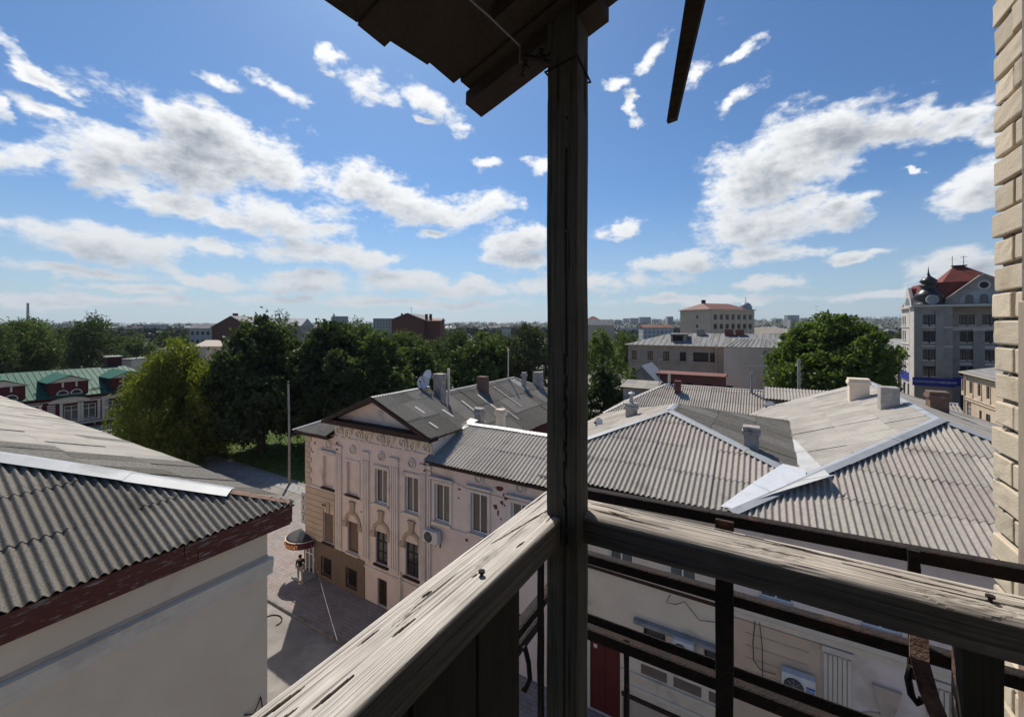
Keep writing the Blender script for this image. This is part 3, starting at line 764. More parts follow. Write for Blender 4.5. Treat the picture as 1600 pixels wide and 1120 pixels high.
    for (a, b) in ((-23.85, -22.9), (-21.5, -20.55)):
        window(t, Matrix.Translation(((a + b) / 2, YF, .40)), .95, 1.12, MATS['old_wood_frame'], MATS['glass_dark'], 'two', .12, .06); grille(t, a, b, .38, 1.55)
    d = box('door', MATS['old_wood_frame'], t, -18.86, -18.1, YF + .14, YF + .19, .14, 1.68)
    for zz in (.25, .95):
        for xx in (-18.8, -18.45): MB().box(xx, xx + .28, YF + .12, YF + .139, zz, zz + .6).obj('door_panel', MATS['dark_wood'], d)
    MB(FM).box(-18.0, -14.8, -.03, -.001, .14, .5).obj('plaster_base', MATS['grey_render'], t)
    pipe = MB(); pipe.tube([(-16.95, YF - .12, .3), (-16.95, YF - .12, 2.35), (-17.02, YF - .05, 2.55)], .055, 8); pipe.smooth = True; pipe.obj('drainpipe', MATS['pale_moulding'], t)
    # bare brick where the plaster has fallen off, loose wires and insulators
    for (x, z, rx, rz, s) in ((-10.62, 8.35, .26, .16, 1), (-10.25, 8.05, .22, .2, 2), (-10.5, 7.72, .11, .11, 3), (-10.85, 7.45, .13, .16, 4), (-10.72, 7.2, .06, .18, 5), (-10.35, 7.62, .06, .06, 6), (-10.55, 6.95, .05, .07, 7),
                              (-12.55, 5.45, .13, .09, 8), (-13.0, 7.85, .12, .06, 9), (-13.05, 7.4, .07, .05, 10), (-16.0, 5.45, .08, .06, 11), (-20.2, 5.1, .09, .06, 12), (-22.0, 5.05, .08, .05, 13), (-24.7, 8.9, .10, .09, 14), (-24.6, 8.5, .08, .10, 15), (-24.8, 7.9, .12, .06, 16)):
        blob_patch(t, x, z, rx, rz, s, MATS['exposed_brick'])
    for (x, z) in ((-22.25, 8.85), (-22.25, 8.45), (-15.2, 8.75), (-15.2, 8.4), (-23.6, 4.8), (-23.4, 4.8)): wire_fixing(t, x, z)
    wr = MB()
    wr.tube([(-15.2, YF - .1, 8.5), (-12.5, YF - .06, 8.02), (-10.5, YF - .06, 8.0), (-8.7, YF - .1, 8.1)], .010, 4)
    wr.obj('facade_cable', MATS['black_iron'], t)
    # --- roofs
    Z0, ZR = 10.3, 12.03
    fe = [(-14.3, 16.0, Z0), (-14.3, 18.7, Z0), (-18.6, 20.7, ZR), (-18.6, 16.0, ZR)]
    fw = [(-22.9, 16.0, Z0), (-22.9, 20.7, Z0), (-18.6, 20.7, ZR), (-18.6, 16.0, ZR)]
    me_ = [(-13.6, 18.75, 8.9), (-13.6, 36.5, 8.9), (-18.6, 31.5, 11.5), (-18.6, 18.75, 11.5)]
    mw = [(-23.6, 18.75, 8.9), (-23.6, 36.5, 8.9), (-18.6, 31.5, 11.5), (-18.6, 18.75, 11.5)]
    mn = [(-23.6, 36.5, 8.9), (-13.6, 36.5, 8.9), (-18.6, 31.5, 11.5)]
    ws = [(-26.0, 16.1, 9.3), (-22.6, 16.1, 9.3), (-22.6, 18.9, 10.4), (-23.25, 18.9, 10.4)]
    wn = [(-26.0, 16.1, 9.3), (-26.0, 30, 9.3), (-23.25, 30, 10.4), (-23.25, 18.9, 10.4)]
    ls = [(-14.9, 16.2, 9.1), (-7.6, 16.2, 9.1), (-7.6, 19.5, 10.4), (-14.9, 19.5, 10.4)]
    ln = [(-14.9, 22.8, 9.1), (-7.6, 22.8, 9.1), (-7.6, 19.5, 10.4), (-14.9, 19.5, 10.4)]
    rf = deck(t, [fe, fw, me_, mw, mn, ws, wn, ls, ln], MATS['dark_wood'])
    so = MATS['sheet_old']
    corrugated(rf, fe, so, rowmats=[so, [so, MATS['sheet_weathered']]]); corrugated(rf, fw, so, seg=4)
    corrugated(rf, me_, so, seg=4, rowmats=[so, [so, so, MATS['sheet_weathered']]]); corrugated(rf, mw, so, seg=4)
    corrugated(rf, ws, MATS['sheet_weathered'], seg=6); corrugated(rf, wn, MATS['sheet_weathered'], seg=4)
    corrugated(rf, ls, MATS['sheet_mid'], seg=6); corrugated(rf, ln, MATS['sheet_mid'], seg=4)
    e, w_ = nrm(*fe[:3]), nrm(*fw[:3])
    flashing(rf, (-18.6, 16.0, ZR), (-18.6, 20.7, ZR), e, w_, .13, MATS['white_tin'], 2.4)
    e, w_ = nrm(*me_[:3]), nrm(*mw[:3])
    flashing(rf, (-18.6, 20.75, 11.5), (-18.6, 31.5, 11.5), e, w_, .12, MATS['white_tin'], 2.4)
    flashing(rf, (-18.6, 31.5, 11.5), (-13.6, 36.5, 8.9), e, nrm(*mn[:3]), .12, MATS['white_tin'], 2.4)
    flashing(rf, (-26.0, 16.1, 9.3), (-23.25, 18.9, 10.4), nrm(*ws[:3]), nrm(*wn[:3]), .16, MATS['galvanised'], 2.0)
    flashing(rf, (-14.55, 19.5, 10.4), (-7.6, 19.5, 10.4), nrm(*ls[:3]), nrm(*ln[:3]), .22, MATS['white_tin'], 1.9, .05)
    # white sheet turned up against the side of the block
    MB().prism([(-14.9, 17.9, 9.85), (-14.9, 20.2, 10.5), (-14.2, 20.0, 10.5), (-14.45, 18.6, 10.12)], (0, 0, .02)).obj('valley_sheet', MATS['white_tin'], rf)
    # verge boards of the pediment, eaves boards of the wings
    for s in (-1, 1):
        x0, x1 = -18.6, -18.6 + s * 4.32
        MB().prism([(x0, 15.97, ZR - .03), (x1, 15.97, Z0 - .03), (x1, 15.97, Z0 - .22), (x0, 15.97, ZR - .22)], (0, .05, 0)).obj('verge_board', MATS['brown_trim'], t)
        MB().prism([(x0, 16.03, ZR - .12), (x1, 16.03, Z0 - .12), (x1, 16.03, Z0 - .16), (x0, 16.03, ZR - .16)], (0, .6, 0)).obj('verge_soffit', MATS['brown_trim'], t)
    box('eaves_board', MATS['brown_trim'], t, -26.0, -22.62, 16.14, 16.18, 9.08, 9.24); box('eaves_soffit', MATS['brown_trim'], t, -25.9, -22.6, 16.19, YF - .06, 9.12, 9.16)
    box('eaves_board', MATS['brown_trim'], t, -14.58, -7.7, 16.24, 16.28, 8.9, 9.05); box('eaves_soffit', MATS['brown_trim'], t, -14.58, -7.7, 16.29, YF - .02, 8.94, 8.98)
    # loose bright sheets and a hatch on the old roof
    for (x0, x1, y, ln_) in ((-16.1, -15.3, 19.0, .5), (-16.9, -16.2, 17.6, .4), (-15.4, -14.8, 17.1, .4)):
        zz = lambda x: ZR - (x + 18.6) * .4023 + .06
        MB().prism([(x0, y, zz(x0)), (x1, y, zz(x1)), (x1, y + ln_ * .35, zz(x1)), (x0, y + ln_ * .35, zz(x0))], (0, 0, .01)).obj('patch_sheet', MATS['sheet_pale'], rf)
    zz = lambda x: 11.5 - (x + 18.6) * .52 + .06
    for (x0, x1, y, wd, mt) in ((-18.3, -16.9, 30.4, .75, 'galvanised'), (-17.6, -15.2, 24.6, .22, 'sheet_pale'), (-17.4, -16.3, 22.5, .2, 'sheet_pale'), (-16.6, -15.9, 22.9, .3, 'sheet_pale'), (-18.0, -15.5, 27.3, .16, 'sheet_mid'), (-16.0, -14.6, 25.3, .18, 'sheet_mid')):
        MB().prism([(x0, y, zz(x0)), (x1, y, zz(x1)), (x1, y + wd, zz(x1)), (x0, y + wd, zz(x0))], (0, 0, .01)).obj('patch_sheet', MATS[mt], rf)
    chimney(rf, -17.85, 20.9, 10.6, 12.85, .62, .55, 'chimney_render', cap=True)
    chimney(rf, -17.9, 25.8, 10.7, 12.2, .75, .55, 'chimney_brick', cap=False)
    chimney(rf, -14.6, 20.7, 9.6, 11.0, .42, .42, 'chimney_render', cap=True, step=True)
    chimney(rf, -13.1, 20.7, 9.6, 11.1, .42, .42, 'white_render', cap=True)
    chimney(rf, -17.3, 31.0, 10.3, 12.0, .30, .30, 'chimney_render', cap=True)
    chimney(rf, -17.0, 33.0, 9.6, 11.9, .8, .5, 'chimney_render', cap=False)
    for (x, y, zt) in ((-18.55, 30.5, 13.9), (-16.0, 33.5, 13.6)):
        p = MB(); p.tube([(x, y, 10.0), (x, y, zt)], .05, 7); p.lathe((x, y, zt), [(.09, -.02), (.09, .06), (0, .1)], 8); p.obj('vent_pipe', MATS['white_trim'], rf)
    return t

def chimney(parent, x, y, z0, z1, w, d, mat, cap=True, step=False):
    m = MB(); m.box(x - w / 2, x + w / 2, y - d / 2, y + d / 2, z0, z1)
    if cap:
        m.box(x - w / 2 - .07, x + w / 2 + .07, y - d / 2 - .07, y + d / 2 + .07, z1 - .30, z1 - .12)
        m.box(x - w / 2 - .03, x + w / 2 + .03, y - d / 2 - .03, y + d / 2 + .03, z1 - .119, z1 + .04)
    if step: m.box(x - w / 2 - .10, x + w / 2 + .10, y - d / 2 - .10, y + d / 2 + .10, z0, z0 + (z1 - z0) * .45)
    o = m.bevel('chimney', MATS[mat], parent, .02, 2)
    MB().box(x - w / 2 + .12, x + w / 2 - .12, y - d / 2 + .12, y + d / 2 - .12, z1 + .0, z1 + .055).obj('chimney_flue', MATS['black_iron'], parent) if parent.parent is None else None
    return o

def middle_house():
    t = thing('hipped_house', 'white walled house with hipped corrugated roof just right of the balcony post', 'house', (-5, YF, 0))
    sth = [(-9.35, 16.2, 9.6), (-1.0, 16.2, 9.6), (1.29, 18.5, 10.44), (-4.07, 22.1, 11.76)]
    sth = [(-7.7, 16.2, 9.6), (-1.0, 16.2, 9.6), (1.29, 18.5, 10.44), (-4.07, 22.1, 11.76), (-7.7, 18.49, 10.44)]
    est = [(1.29, 18.5, 10.42), (1.29, 29.4, 10.42), (-4.07, 24.0, 11.76), (-4.07, 22.1, 11.76)]
    wst = [(-10, 20.8, 9.6), (-10, 29.9, 9.6), (-4.07, 24.0, 11.76), (-4.07, 22.1, 11.76), (-7.7, 18.49, 10.44)]
    nth = [(-10, 29.9, 9.6), (1.29, 29.4, 10.42), (-4.07, 24.0, 11.76)]
    X = [-7.2, -4.9, -2.6]; hs = [(x - .48, x + .48, 6.5, 8.4) for x in X]
    hs += [(-4.0, -3.2, 3.1, 4.38), (-1.85, -1.1, 3.1, 4.38), (-6.2, -4.93, .15, 3.1)]
    m = MB(FM); wall_face(m, -8.6, -1.0, 0, 9.4, hs, .25); m.box(-8.6, -1.0, .25, .5, 0, 9.4); m.obj('wall', MATS['white_render'], t)
    box('rear_wall', MATS['brick_red'], t, -8.59, 0.5, 17.25, 29, 0, 9.45)
    for x in X:
        window(t, Matrix.Translation((x, YF, 6.5)), .96, 1.9, MATS['pvc_white'], MATS['glass_dim'], 'two', .1, .06)
        MB(FM).box(x - .6, x + .6, -.12, 0, 6.37, 6.48).obj('window_sill', MATS['pale_moulding'], t)
    for (a, b) in ((-4.0, -3.2), (-1.85, -1.1)):
        window(t, Matrix.Translation(((a + b) / 2, YF, 3.1)), b - a, 1.28, MATS['old_wood_frame'], MATS['glass_dark'], 'one', .14, .05); grille(t, a + .03, b - .03, 3.1, 4.38, 7)
    MB(FM).box(-4.35, -1.02, -.24, -.001, 4.46, 4.60).obj('stone_ledge', MATS['concrete'], t)
    MB(FM).box(-8.6, -1.02, -.08, -.001, 5.98, 6.10).obj('string_course', MATS['brown_trim'], t)
    MB(FM).box(-8.6, -1.02, -.05, -.001, 6.102, 6.2).obj('string_course', MATS['rose_tan_render'], t)
    for z, p, mt in ((2.3, .10, 'white_render'), (1.75, .07, 'pale_moulding'), (1.35, .10, 'brown_trim')):
        MB(FM).box(-4.85, -1.02, -p, -.001, z, z + .12).obj('plinth_moulding', MATS[mt], t)
    MB(FM).box(-4.85, -1.02, -.05, -.001, .13, 1.34).obj('plinth', MATS['tan_render'], t)
    for (a, b) in ((-4.1, -3.15), (-2.9, -1.95), (-1.7, -1.05)): MB(FM).box(a, b, -.03, -.001, 2.5, 2.85).obj('boarded_vent', MATS['plinth_brown'], t)
    g = box('gate', MATS['red_door'], t, -6.2, -4.93, YF + .08, YF + .14, .15, 3.1)
    for (a, b) in ((-6.17, -5.58), (-5.55, -4.96)): MB().box(a, b, YF + .06, YF + .079, .2, 3.05).obj('gate_leaf', MATS['red_door'], g)
    MB().box(-6.05, -5.9, YF + .05, YF + .058, 2.7, 2.85).obj('number_plate', MATS['white_trim'], g)
    rf = deck(t, [sth, est, wst, nth], MATS['dark_wood'])
    corrugated(rf, sth, None, seg=8, amp=.042, rowmats=[MATS['sheet_mid'], [MATS['sheet_mid'], MATS['sheet_mid'], MATS['sheet_rosy']], [MATS['sheet_rosy'], MATS['sheet_mid']], [MATS['sheet_rosy'], MATS['sheet_rosy'], MATS['sheet_mid']]])
    corrugated(rf, est, MATS['sheet_old'], seg=6, rowmats=[[MATS['sheet_old'], MATS['sheet_weathered']]]); corrugated(rf, wst, MATS['sheet_mid'], seg=4); corrugated(rf, nth, MATS['sheet_mid'], seg=4)
    nS, nE, nW = nrm(*sth[:3]), nrm(*est[:3]), nrm(*wst[:3])
    flashing(rf, (-4.07, 22.1, 11.76), (1.2, 18.56, 10.44), nS, nE, .22, MATS['galvanised'], 2.2, .05)
    flashing(rf, (-4.07, 22.1, 11.76), (-7.7, 18.49, 10.44), nW, nS, .20, MATS['galvanised'], 2.2, .05)
    flashing(rf, (-4.07, 22.0, 11.76), (-4.07, 24.0, 11.76), nE, nW, .2, MATS['galvanised'], 2.0, .05)
    chimney(rf, -.45, 20.4, 10.3, 11.72, .55, .5, 'chimney_render', cap=True)
    chimney(rf, -6.3, 23.5, 10.2, 11.65, .55, .45, 'chimney_render', cap=True)
    p = MB(); p.tube([(-6.3, 23.5, 11.6), (-6.3, 23.5, 12.2)], .1, 8); p.lathe((-6.3, 23.5, 12.2), [(.2, 0), (.2, .03), (0, .14)], 10); p.obj('flue_pipe', MATS['galvanised'], rf)
    MB().box(-7.6, -1.0, 16.24, 16.29, 9.34, 9.53).obj('eaves_board', MATS['brown_trim'], t)
    MB().box(-7.6, -1.0, 16.3, YF - .01, 9.40, 9.43).obj('eaves_soffit', MATS['brown_trim'], t)
    return t

def corner_house():
    t = thing('corner_house', 'tan and pink corner house with big pale hipped corrugated roof right of the post', 'house', (6, YF, 0))
    sth = [(-1, 16.2, 9.6), (13.2, 16.2, 9.6), (6.1, 23.3, 12.2)]
    wst = [(-2, 17.2, 9.238), (-2, 32.2, 9.238), (.3, 36.5, 10.08), (6.1, 36.5, 12.2), (6.1, 23.3, 12.2), (-1, 16.2, 9.604)]
    est = [(13.2, 16.2, 9.6), (13.2, 36.5, 9.6), (6.1, 36.5, 12.2), (6.1, 23.3, 12.2)]
    X = [.35, 3.05, 5.5, 7.9, 10.3]; hs = [(x - .48, x + .48, 6.75, 8.6) for x in X]
    hs += [(2.62, 3.72, 1.6, 3.55), (5.1, 6.2, 1.6, 3.55), (7.6, 8.7, 1.6, 3.55)]
    m = MB(FM); wall_face(m, -1.0, 12.9, 0, 9.4, hs, .25); m.box(-1.0, 12.9, .25, .5, 0, 9.4); m.obj('wall', MATS['pink_render'], t)
    box('rear_wall', MATS['chimney_render'], t, -.95, 12.9, 17.25, 36.4, 0, 9.0)
    for x in X:
        window(t, Matrix.Translation((x, YF, 6.75)), .96, 1.85, MATS['pvc_white'], MATS['glass_dim'], 'two', .1, .06)
        MB(FM).box(x - .6, x + .6, -.12, 0, 6.62, 6.73).obj('window_sill', MATS['pale_moulding'], t)
    # ground floor: banded bay, fluted pilasters, arched openings with keystones
    MB(FM).box(-.98, 1.55, -.05, -.001, .13, 5.80).obj('banded_panel', MATS['rose_tan_render'], t)
    for k in range(6): MB(FM).box(-.55, 1.25, -.075, -.051, 3.3 + k * .42, 3.3 + k * .42 + .035).obj('band_line', MATS['tan_render'], t)
    m = MB(FM); m.prism([(-1.0, 0, 5.85), (-1.0, -.10, 5.88), (-1.0, -.12, 6.05), (-1.0, -.20, 6.15), (-1.0, -.20, 6.30), (-1.0, 0, 6.36)], (13.9, 0, 0)); m.obj('cornice', MATS['white_trim'], t)
    for (a, b) in ((1.62, 2.34), (4.05, 4.75), (6.5, 7.2)): pilaster(t, a, b, .13, 5.68, MATS['white_trim'], 6, .10, .4, 5.6)
    for x in (3.17, 5.65, 8.15):
        MB(FM).prism([(x - .14, -.13, 4.28), (x + .14, -.13, 4.28), (x + .33, -.13, 5.12), (x - .33, -.13, 5.12)], (0, .13, 0)).obj('keystone', MATS['tan_render'], t)
        m = MB(FM); n = 12; ri, ro = .56, .86
        m.prism([(x + ro * math.cos(math.pi * i / n), -.06, 3.56 + ro * .85 * math.sin(math.pi * i / n)) for i in range(n + 1)], (0, .06, 0)); m.obj('arch_panel', MATS['tan_render'], t)
        window(t, Matrix.Translation((x, YF, 1.6)), 1.1, 1.95, MATS['old_wood_frame'], MATS['glass_dark'], 'tee', .14, .06); grille(t, x - .53, x + .53, 1.6, 3.5, 8)
    for (a, b) in ((2.36, 2.6), (3.74, 4.03)): MB(FM).box(a, b, -.06, -.001, 3.5, 3.62).obj('impost', MATS['tan_render'], t)
    rf = deck(t, [sth, est, wst], MATS['dark_wood'])
    sm, sr = MATS['sheet_mid'], MATS['sheet_rosy']
    corrugated(rf, sth, None, seg=8, amp=.042, rowmats=[[sm, sm, sm, sr]]); corrugated(rf, wst, MATS['sheet_pale'], seg=6, amp=.036, lift=2.6); corrugated(rf, est, sm, seg=4)
    nS, nE, nW = nrm(*sth[:3]), nrm(*est[:3]), nrm(*wst[:3])
    flashing(rf, (-1, 16.2, 9.6), (6.1, 23.3, 12.2), nW, nS, .27, MATS['galvanised'], 2.4, .095)
    flashing(rf, (6.1, 23.3, 12.2), (6.1, 36.5, 12.2), nE, nW, .24, MATS['galvanised'], 2.4, .055)
    flashing(rf, (6.1, 23.3, 12.2), (13.2, 16.2, 9.6), nE, nS, .22, MATS['galvanised'], 2.4, .055)
    # white sheet lining the valley between the two roofs
    zw = lambda x: 9.97 + .366 * x + .06
    for i in range(5):
        y0 = 16.35 + i * 1.9; y1 = y0 + 1.98; e = 1.25 if i else -.2
        a = [(-.95 if i == 0 else 1.15, y0), (.25 if i == 0 else 2.2 - i * .22, y0 + (.9 if i == 0 else 0)), (2.2 - (i + 1) * .22 if i else 2.15, y1), (1.2, y1)]
        MB().prism([(x, y, zw(x) + .012 * (i % 2)) for x, y in a], (0, 0, .015)).obj('valley_sheet', MATS['white_tin'], rf)
    zb = lambda y: 9.6 + .366 * (y - 16.2) + .075
    for a in (((-1.3, 16.3), (-.85, 16.3), (.25, 17.45), (-.35, 17.75)), ((-.37, 17.72), (.23, 17.42), (1.32, 18.5), (1.3, 18.95), (.62, 19.05))):
        MB().prism([(x, y, zb(y) + (.012 if a[0][0] > -1 else 0)) for x, y in a], (0, 0, .012)).obj('valley_sheet', MATS['white_steel'], rf)
    chimney(rf, 4.75, 31.6, 11.0, 12.85, .92, .7, 'white_render', cap=True)
    chimney(rf, 5.3, 27.5, 11.3, 12.95, .72, .72, 'chimney_render', cap=False)
    chimney(rf, 7.7, 30.0, 10.6, 12.55, .72, .72, 'chimney_brick', cap=True)
    MB().box(-1.0, 13.2, 16.24, 16.29, 9.34, 9.53).obj('eaves_board', MATS['brown_trim'], t)
    MB().box(-1.0, 13.2, 16.3, YF - .01, 9.40, 9.43).obj('eaves_soffit', MATS['brown_trim'], t)
    # long low dormer at the back of the pale slope
    d = MB(); d.box(.3, 4.7, 36.55, 38.2, 8.5, 10.55); dm = d.obj('dormer', MATS['concrete'], t)
    top = [(.0, 36.2, 10.62), (5.0, 36.2, 10.62), (5.0, 38.4, 11.2), (.0, 38.4, 11.2)]
    deck(dm, [top], MATS['dark_wood'], 'dormer_deck'); corrugated(dm, top, MATS['sheet_mid'], seg=6)
    return t

def rear_house():
    t = thing('rear_house', 'low house behind the row with a wide striped corrugated hip roof', 'house', (0, 42, 0))
    sth = [(-12.5, 37, 8.1), (12, 37, 8.1), (12, 42.5, 10.35), (-8.1, 42.5, 10.35)]
    wst = [(-12.5, 37, 8.1), (-12.5, 48, 8.1), (-8.1, 42.5, 10.35)]
    nth = [(-12.5, 48, 8.1), (12, 48, 8.1), (12, 42.5, 10.35), (-8.1, 42.5, 10.35)]
    box('wall', MATS['brick_red'], t, -12.1, 12, 37.4, 47.6, 0, 7.95)
    rf = deck(t, [sth, wst, nth], MATS['dark_wood'])
    corrugated(rf, sth, MATS['sheet_rosy'], seg=6, amp=.048, rowmats=[[MATS['sheet_mid'], MATS['sheet_rosy']]]); corrugated(rf, wst, MATS['sheet_mid'], seg=4)
    flashing(rf, (-8.1, 42.5, 10.35), (12, 42.5, 10.35), nrm(*sth[:3]), nrm(*nth[:3]), .14, MATS['white_tin'], 2.5)
    flashing(rf, (-8.1, 42.5, 10.35), (-12.5, 37, 8.1), nrm(*sth[:3]), nrm(*wst[:3]), .14, MATS['white_tin'], 2.5)
    chimney(rf, -6.8, 41.2, 9.5, 10.85, .5, .5, 'brick_red', cap=True)
    p = MB(); p.tube([(-7.8, 42.6, 10.2), (-7.8, 42.6, 11.3)], .12, 8); p.lathe((-7.8, 42.6, 11.3), [(.12, 0), (.12, .1), (0, .2)], 8); p.obj('flue_pipe', MATS['white_trim'], rf)
    d = box('dormer', MATS['concrete'], t, -12.8, -9.8, 44.5, 47, 7.0, 9.45)
    top = [(-13.1, 44.2, 9.5), (-9.3, 44.2, 9.5), (-9.3, 47.2, 9.95), (-13.1, 47.2, 9.95)]
    deck(d, [top], MATS['dark_wood'], 'dormer_deck'); corrugated(d, top, MATS['sheet_mid'], seg=4)
    return t
pediment_house(); middle_house(); corner_house(); rear_house()

# ------------------------------------------------------------------ green roofed red house, left
def green_roof_house():
    t = thing('green_roof_house', 'low maroon house with white trim, green metal roof and gabled dormers on the far left', 'house', (-95, 20, 0))
    XF = -92.0; M = facing((XF, 0, 0), R(90))          # facade faces east; local x runs north
    y0, y1 = 2, 34; ze = 5.1; zr = 8.6
    wins = [(at_x(px, 600, XF).y, k) for px, k in ((112, 0), (139, 0), (176, 1))]
    ys = [w[0] for w in wins] + [wins[0][0] - 4.5 * i for i in (1, 2, 3)]
    hs = [(y - .85, y + .85, 1.3, 3.6) for y in ys]
    m = MB(M); wall_face(m, y0, y1, 0, ze, hs, .25); m.box(y0, y1, .25, 10, 0, ze - .05); m.obj('wall', MATS['maroon_wall'], t)
    for i, y in enumerate(ys):
        window(t, M @ Matrix.Translation((y, 0, 1.3)), 1.7, 2.3, MATS['white_trim'], MATS['glass_dim'], 'tee', .12, .12)
        f = MB(M)
        for s in (-1, 1): f.box(y + s * 1.15 - .16, y + s * 1.15 + .16, -.14, -.001, .95, 4.0)
        f.box(y - 1.4, y + 1.4, -.2, -.001, 4.01, 4.22); f.box(y - 1.2, y + 1.2, -.12, -.001, 1.0, 1.2)
        if i % 2 == 0: f.prism([(y - 1.5, -.15, 4.25), (y + 1.5, -.15, 4.25), (y, -.15, 4.95)], (0, .14, 0))
        f.obj('window_surround', MATS['white_trim'], t)
    for q in (ys[1] + 1.9, ys[0] - 2.2):
        f = MB(M)
        for k in range(9): f.box(q - .42, q + .42, -.1, -.001, 1.0 + k * .34, 1.0 + k * .34 + .2)
        f.obj('banded_pilaster', MATS['white_trim'], t)
    MB(M).box(y0, y1, -.25, -.001, .55, .85).obj('plinth_moulding', MATS['white_trim'], t)
    MB(M).box(y0, y1, -.3, -.001, 4.4, 4.5).obj('cornice', MATS['white_trim'], t)
    e = XF + .8; r = XF - 8
    es = [(e, y0 - .5, ze), (e, y1 + .5, ze), (r, y1 - 4, zr), (r, y0 + 4, zr)]; wsl = [(r - 8.8, y0 - .5, ze), (r - 8.8, y1 + .5, ze), (r, y1 - 4, zr), (r, y0 + 4, zr)]
    rf = deck(t, [es, wsl, [(e, y0 - .5, ze), (r - 8.8, y0 - .5, ze), (r, y0 + 4, zr)], [(e, y1 + .5, ze), (r - 8.8, y1 + .5, ze), (r, y1 - 4, zr)]], MATS['green_roof'], drop=0)
    # standing seams
    nrm_ = nrm(*es[:3]); m = MB()
    for k in range(48):
        y = y0 + .3 + k * .68; f0 = 0.0; f1 = min(1, max(.05, min((y - y0 + .5) / 4.5, (y1 + .5 - y) / 4.5)))
        a = Vector((e, y, ze)); b = Vector((e + (r - e) * f1, y, ze + (zr - ze) * f1))
        m.add([a, a + Vector((0, .06, 0)), b + Vector((0, .06, 0)), b, a + nrm_ * .06, a + Vector((0, .06, 0)) + nrm_ * .06, b + Vector((0, .06, 0)) + nrm_ * .06, b + nrm_ * .06],
              [(0, 1, 5, 4), (1, 2, 6, 5), (2, 3, 7, 6), (3, 0, 4, 7), (4, 5, 6, 7)])
    m.obj('roof_seams', MATS['green_roof'], rf)
    for k in range(5):
        y = y0 + 3 + k * 6.2; f = .16; a = Vector((e + (r - e) * f, y, ze + (zr - ze) * f + .1))
        MB().box(a.x - .05, a.x + .05, y, y + 5.0, a.z, a.z + .16).obj('snow_guard', MATS['green_roof'], rf)
    for px in (104, 196, 0):                             # wall dormers
        y = at_x(px + 4, 600, XF).y; w = 2.1
        d = MB(M).box(y - w, y + w, -.25, 3.0, ze - .7, ze + 2.2); d = d.obj('dormer', MATS['maroon_wall'], t)
        f = MB(M); f.prism([(y - w - .2, -.32, ze + 2.2), (y + w + .2, -.32, ze + 2.2), (y, -.32, ze + 3.05)], (0, .06, 0))
        for q in (-.75, .75):
            f.box(y + q - .1, y + q + .1, -.33, -.255, ze + 1.4, ze + 2.15)
            pts = [(y + q + .62 * math.cos(a), -.30, ze + .35 + .62 * math.sin(a)) for a in [math.pi * k / 10 for k in range(11)]]; f.tube(pts, .08, 5)
            f.box(y + q - .62, y + q + .62, -.32, -.26, ze + .25, ze + .36)
        pts = [(y + 2.3 * math.cos(a), -.34, ze - .95 + .8 * math.sin(a)) for a in [math.pi * k / 12 for k in range(13)]]
        f.prism(pts, (0, .07, 0)); f.obj('dormer_trim', MATS['white_trim'], d)
        for q in (-.75, .75): MB(M).box(y + q - .42, y + q + .42, -.27, -.252, ze + .38, ze + .82).obj('dormer_window', MATS['glass_dark'], d)
        rr = MB(M)
        for s in (-1, 1): rr.prism([(y + s * (w + .35), -.6, ze + 2.12), (y, -.6, ze + 3.15), (y, -.6, ze + 3.25), (y + s * (w + .35), -.6, ze + 2.22)], (0, 7.5, 0))
        rr.obj('dormer_roof', MATS['green_roof'], d)
    box('chimney', MATS['maroon_wall'], rf, r - 2.4, r - .8, y1 - 6.2, y1 - 4.2, 7, 10.2); 
    box('chimney_cap', MATS['white_trim'], rf, r - 2.5, r - .7, y1 - 6.3, y1 - 4.1, 10.2, 10.4)
green_roof_house()

# ------------------------------------------------------------------ buildings in the middle distance
mk('grey_plaster', (.38, .33, .27), (.31, .27, .22), .5, .95, .15, 20, c3=(.20, .185, .165), s3=.22)
mk('beige_plaster', (.82, .68, .52), (.73, .60, .455), .35, .95, .15, 20, c3=(.56, .475, .385), s3=.15)
mk('ribbed_roof', (.27, .262, .248), (.16, .155, .147), .7, .8, stretch=(2.2, .25, .25), c3=(.38, .37, .35), s3=.9)
mk('cream_wall', (.58, .46, .33), (.53, .42, .30), .4, .9)
mk('cream_trim', (.62, .51, .40), (.56, .46, .36), .8, .9)
mk('rust_roof', (.21, .085, .06), (.17, .07, .05), .5, .7)
mk('red_tile', (.20, .048, .034), (.15, .036, .027), .9, .75, .2, 12)
mk('tower_grey', (.30, .275, .245), (.25, .23, .205), .7, .92, .1, 20, c3=(.20, .185, .165), s3=.25)
mk('tower_light', (.56, .52, .47), (.48, .445, .405), 1.0, .9)
mk('dome_metal', (.045, .043, .040), (.03, .029, .028), 2, .38, metal=.4, spec=.5)
mk('blue_band', (.014, .03, .26), (.012, .026, .22), 1, .5)
mk('sandy_wall', (.60, .49, .36), (.54, .435, .315), .7, .92, .1, 20, c3=(.38, .31, .25), s3=.5)
mk('pale_wall', (.54, .49, .44), (.47, .43, .39), .3, .92)
mk('far_grey', (.33, .33, .34), (.27, .27, .28), .2, .92)
mk('lettering_white', (.75, .76, .80))

